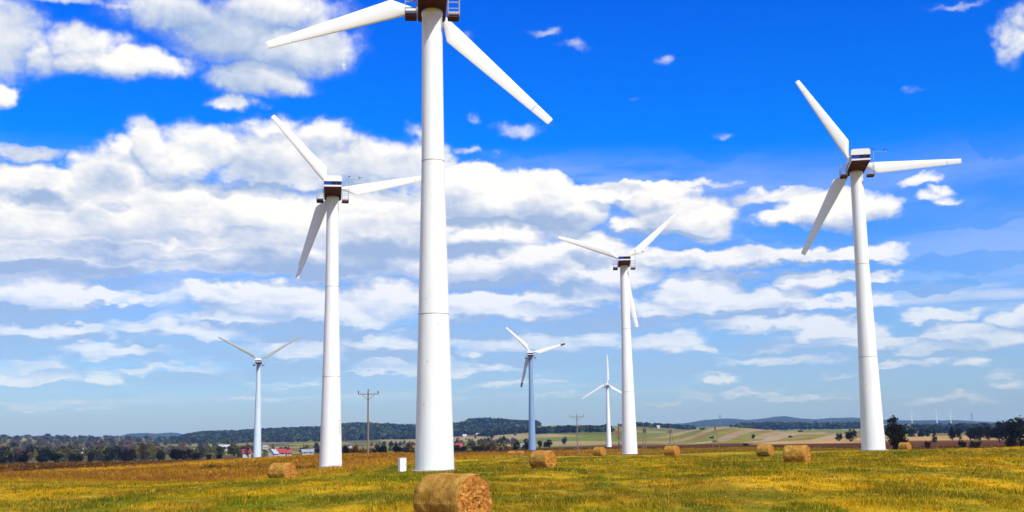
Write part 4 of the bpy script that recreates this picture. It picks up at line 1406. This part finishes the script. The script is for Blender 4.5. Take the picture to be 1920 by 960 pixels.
CL = [  # cloud bodies: place and size as on the photograph's sky
    (0, 75, 75, 75), (-5, 175, 36, 26), (70, 110, 60, 40, .8), (150, 85, 90, 34, .8), (190, 118, 120, 30), (260, 120, 110, 26),
    (330, 30, 120, 42), (430, 55, 150, 60), (500, 20, 150, 40), (560, 90, 110, 48), (600, 60, 50, 50, .8), (490, 145, 90, 38), (450, 195, 44, 18, .7), (470, 165, 40, 22, .6),
    (130, 2, 70, 12, .6), (240, 15, 60, 14, .5), (640, 118, 14, 11, .5),
    (1015, 70, 46, 9, .4), (1085, 92, 40, 12, .25), (1250, 115, 22, 14, .25), (975, 247, 60, 18, .5), (905, 222, 24, 16, .35), (790, 243, 50, 22, .55), (880, 282, 55, 12, .5), (875, 75, 30, 18, .5),
    (1815, 4, 75, 8, .35), (1910, 75, 26, 46, .6), (1925, 40, 22, 36, .6), (1722, 333, 46, 10, .45), (1745, 358, 40, 13, .5), (1775, 370, 30, 9, .5), (1190, 180, 22, 8, .15), (1350, 245, 26, 12, .15), (1700, 165, 40, 10, .15),
    # the long bank
    (40, 285, 80, 16, .7), (150, 300, 30, 22, .6), (60, 345, 130, 42), (200, 340, 90, 70, .9), (215, 280, 42, 28, .9), (275, 280, 52, 48), (330, 300, 110, 45), (400, 280, 110, 40),
    (540, 300, 180, 62), (610, 262, 60, 34), (510, 245, 60, 24, .7), (700, 310, 150, 48), (790, 310, 60, 50, .8), (60, 410, 200, 70), (260, 400, 220, 80), (460, 420, 260, 80), (700, 420, 220, 80),
    (60, 480, 220, 50), (330, 480, 280, 40), (600, 480, 260, 50, .8),
    (920, 370, 130, 56), (1010, 370, 100, 50), (880, 345, 90, 40), (1060, 400, 80, 60, .8), (1130, 365, 90, 22, .8), (1230, 370, 100, 34), (1290, 400, 110, 46), (1200, 425, 70, 22), (1330, 425, 60, 30), (1400, 372, 60, 16, .5),
    (1230, 345, 140, 10, .6), (920, 440, 140, 40, .8), (1000, 490, 160, 40, .8), (880, 500, 140, 50, .8), (1100, 480, 100, 40, .8), (1120, 520, 140, 30, .8),
    (1480, 405, 60, 18), (1530, 385, 70, 24), (1600, 388, 95, 36), (1640, 380, 55, 28), (1470, 360, 80, 14, .5), (1550, 362, 110, 14, .5),
    (1340, 485, 220, 22), (1500, 478, 190, 16), (1620, 515, 70, 14), (1520, 525, 90, 22), (1650, 485, 40, 10, .5),
    (1300, 555, 120, 36), (1400, 568, 150, 36), (1240, 580, 90, 24, .8), (1560, 575, 120, 14, .7), (1330, 520, 110, 16, .5),
    (60, 545, 120, 48), (150, 550, 80, 16), (255, 563, 28, 12, .8), (430, 555, 90, 30), (520, 565, 160, 44), (620, 590, 130, 40), (720, 560, 130, 44, .7), (480, 600, 130, 26),
    (155, 612, 34, 11, 1.2), (60, 622, 130, 26, .7), (300, 620, 110, 18, .8), (370, 632, 130, 16, .8), (220, 657, 110, 15, .9), (90, 680, 80, 12, .8), (60, 705, 100, 14, .9), (190, 712, 48, 14, .9), (280, 690, 130, 9, .6),
    (560, 660, 150, 16, .7), (700, 640, 140, 22, .7), (700, 690, 80, 12, .7), (560, 715, 60, 6, .5),
    (900, 575, 110, 34, .9), (950, 590, 200, 24, .8), (1050, 560, 160, 24, .7), (890, 690, 80, 12, .8), (900, 668, 22, 10, .7), (940, 720, 80, 10, .6), (1020, 650, 120, 24, .7), (1120, 640, 140, 16, .5),
    (1250, 645, 80, 22, 1.1), (1310, 655, 40, 12), (1350, 717, 24, 11, .8), (1440, 610, 120, 20, .7), (1560, 615, 100, 22), (1620, 638, 80, 22), (1500, 640, 140, 18, .6), (1480, 672, 180, 12, .7), (1700, 676, 100, 10, .9), (1600, 700, 120, 8, .4),
    (1765, 586, 70, 15), (1800, 625, 90, 26), (1870, 635, 90, 22), (1780, 650, 110, 18), (1905, 600, 40, 22), (1930, 590, 36, 30), (1825, 681, 36, 13), (1740, 676, 60, 9), (1890, 715, 40, 10, .5),
    (100, 760, 200, 10, .25), (500, 750, 200, 8, .25), (960, 745, 220, 9, .3), (1400, 745, 260, 8, .25), (1780, 740, 140, 8, .25),
]
SH = [  # where the undersides of the clouds show grey
    (90, 380, 70, 24, .9), (220, 385, 40, 18, .7), (200, 330, 70, 40, .55), (60, 285, 90, 18, .8), (470, 355, 200, 16, 1.), (660, 365, 150, 18, 1.), (240, 300, 50, 26, .5),
    (300, 480, 330, 18, 1.), (90, 500, 200, 14, .9), (560, 495, 240, 26, 1.), (720, 470, 120, 30, .8), (430, 440, 200, 14, .35), (650, 400, 160, 20, .4), (740, 300, 60, 22, .4),
    (900, 420, 120, 16, 1.), (880, 470, 120, 22, .7), (1030, 420, 80, 26, .7), (950, 540, 180, 18, .9), (1100, 490, 100, 24, .7), (1160, 352, 90, 12, .6), (1400, 372, 60, 16, .7), (1480, 360, 100, 12, .8),
    (1240, 440, 140, 10, .7), (1300, 490, 160, 14, .5), (1440, 520, 120, 12, .9), (1350, 595, 200, 10, .9), (1000, 605, 260, 14, .9), (500, 612, 200, 10, .8), (640, 620, 120, 14, .9), (60, 585, 160, 20, .8), (330, 650, 160, 6, .7), (60, 640, 140, 10, .8),
    (560, 690, 260, 10, .7), (1040, 680, 240, 14, .7), (1480, 655, 160, 8, .7), (1800, 665, 160, 7, .7), (440, 20, 200, 20, .15), (470, 130, 120, 30, .4), (100, 120, 100, 18, .4), (1500, 425, 160, 8, .6), (420, 545, 60, 16, .4),
    (540, 265, 50, 22, .4), (700, 330, 60, 14, .3), (830, 620, 200, 30, .6),
]
cov = cov_raw = blobs(CL, True)
side = MR(M2('ABSOLUTE', az_), 0.52, 0.8)
cov = M2('MAXIMUM', cov, M2('MULTIPLY_ADD', side, 1.05, -1.0))
n_big = NZ(Q, 22, 8, 0.60)
F = M2('ADD', cov, M2('MULTIPLY_ADD', n_big, 1.7, -0.82))
n_f = NZ(Q, 95, 5, 0.6)
F = M2('ADD', F, M2('MULTIPLY_ADD', n_f, 0.65, -0.33))
dens = M2('POWER', MR(F, -0.44, 0.66), 1.15)
dens = M2('MAXIMUM', dens, MR(F, -0.65, 0.2, 0.0, 0.12))
dens = M2('MULTIPLY', dens, MR(el_, 0.02, 0.19, 0.50, 1.0))
stq = V2('MULTIPLY', Q, (5.0, 34.0, 1))
streak = MR(NZ(stq, 1.0, 5, 0.55), 0.38, 0.68, 0.0, 0.55)
win = M2('MULTIPLY', MR(el_, 0.025, 0.065), MR(el_, 0.10, 0.14, 1.0, 0.0))
dens = M2('MAXIMUM', dens, M2('MULTIPLY', streak, win))
veil = MR(NZ(V2('MULTIPLY', Q, (4.0, 15.0, 1)), 1.0, 6, 0.6), 0.30, 0.64, 0.0, 0.74)
win2 = M2('MULTIPLY', M2('MULTIPLY', MR(el_, 0.035, 0.075), MR(el_, 0.19, 0.25, 1.0, 0.0)), MR(az_, 0.08, 0.24, 1.0, 0.25))
dens = M2('MAXIMUM', dens, M2('MULTIPLY', veil, win2))
# relief of the heads towards the sun
Qs = V2('ADD', Q, (0.011, 0.018, 0))
rel = M2('SUBTRACT', NZ(Q, 12, 6, 0.55), NZ(Qs, 12, 6, 0.55))
Qf = V2('ADD', Q, (0.002, 0.0035, 0))
relf = M2('SUBTRACT', n_f, NZ(Qf, 95, 5, 0.6))
shade = MR(blobs(SH), 0.0, 0.75)
cov0 = cov_raw
covu = blobs(CL, True, PUP)
base = M2('MINIMUM', M2('MAXIMUM', M2('SUBTRACT', covu, cov0), -0.55), 0.55)      # cloud overhead: we look at its underside
lit = M2('MULTIPLY_ADD', rel, 1.7, 0.635)
lit = M2('ADD', lit, M2('MULTIPLY', base, -0.72))
lit = M2('ADD', lit, M2('MULTIPLY', relf, 0.30))
lit = M2('ADD', lit, M2('MULTIPLY', shade, -0.54))
lit = M2('ADD', lit, MR(F, 0.0, 1.0, -0.16, 0.10))
lit = M2('SUBTRACT', lit, MR(el_, 0.25, 0.35, 0.0, 0.26))
lit = M2('SUBTRACT', lit, MR(el_, 0.02, 0.17, 0.20, 0.0))
n_l = NZ(V2('MULTIPLY', Q, (1, 2.6, 1)), 6.5, 5, 0.55)
lit = M2('ADD', lit, M2('MULTIPLY_ADD', n_l, 1.3, -0.65))
crp = ramp(nt, [(0.0, (3.4, 4.6, 6.9)), (0.35, (5.0, 5.9, 7.7)), (0.68, (7.2, 7.6, 8.4)), (1.0, (9.4, 9.35, 9.25))])
L(nt, lit, crp.inputs[0])
# deeper blue overhead, paler at the horizon, as this photograph shows it
tint = ramp(nt, [(0.0, (0.70, 0.93, 1.42)), (0.05, (0.62, 0.92, 1.50)), (0.10, (0.52, 0.88, 1.56)), (0.16, (0.30, 0.78, 1.75)), (0.26, (0.0, 0.66, 2.0)), (0.45, (0.0, 0.45, 2.05)), (0.80, (0.30, 0.75, 1.6)), (1.0, (0.6, 0.85, 1.3))])
L(nt, M2('DIVIDE', el_, 0.9), tint.inputs[0])
sm_ = N(nt, 'ShaderNodeMixRGB', blend_type='MULTIPLY'); sm_.inputs[0].default_value = 1
L(nt, sky.outputs[0], sm_.inputs[1]); L(nt, tint.outputs[0], sm_.inputs[2])
mixs = N(nt, 'ShaderNodeMixRGB'); L(nt, dens, mixs.inputs[0]); L(nt, sm_.outputs[0], mixs.inputs[1]); L(nt, crp.outputs[0], mixs.inputs[2])
L(nt, mixs.outputs[0], bg.inputs[0])
world.cycles.sampling_method = 'MANUAL'; world.cycles.sample_map_resolution = 512

# ------------------------------------------------------------------ render settings
sc.render.engine = 'CYCLES'
sc.view_settings.view_transform = 'Standard'; sc.view_settings.look = 'None'
sc.view_settings.exposure = 0.12; sc.view_settings.gamma = 1.0
cy = sc.cycles
cy.max_bounces = 5; cy.diffuse_bounces = 2; cy.glossy_bounces = 2; cy.transmission_bounces = 2; cy.volume_bounces = 0; cy.transparent_max_bounces = 4
cy.use_denoising = True
try: cy.denoiser = 'OPENIMAGEDENOISE'
except Exception: pass
cy.use_adaptive_sampling = True; cy.adaptive_threshold = 0.02
sc.render.film_transparent = False
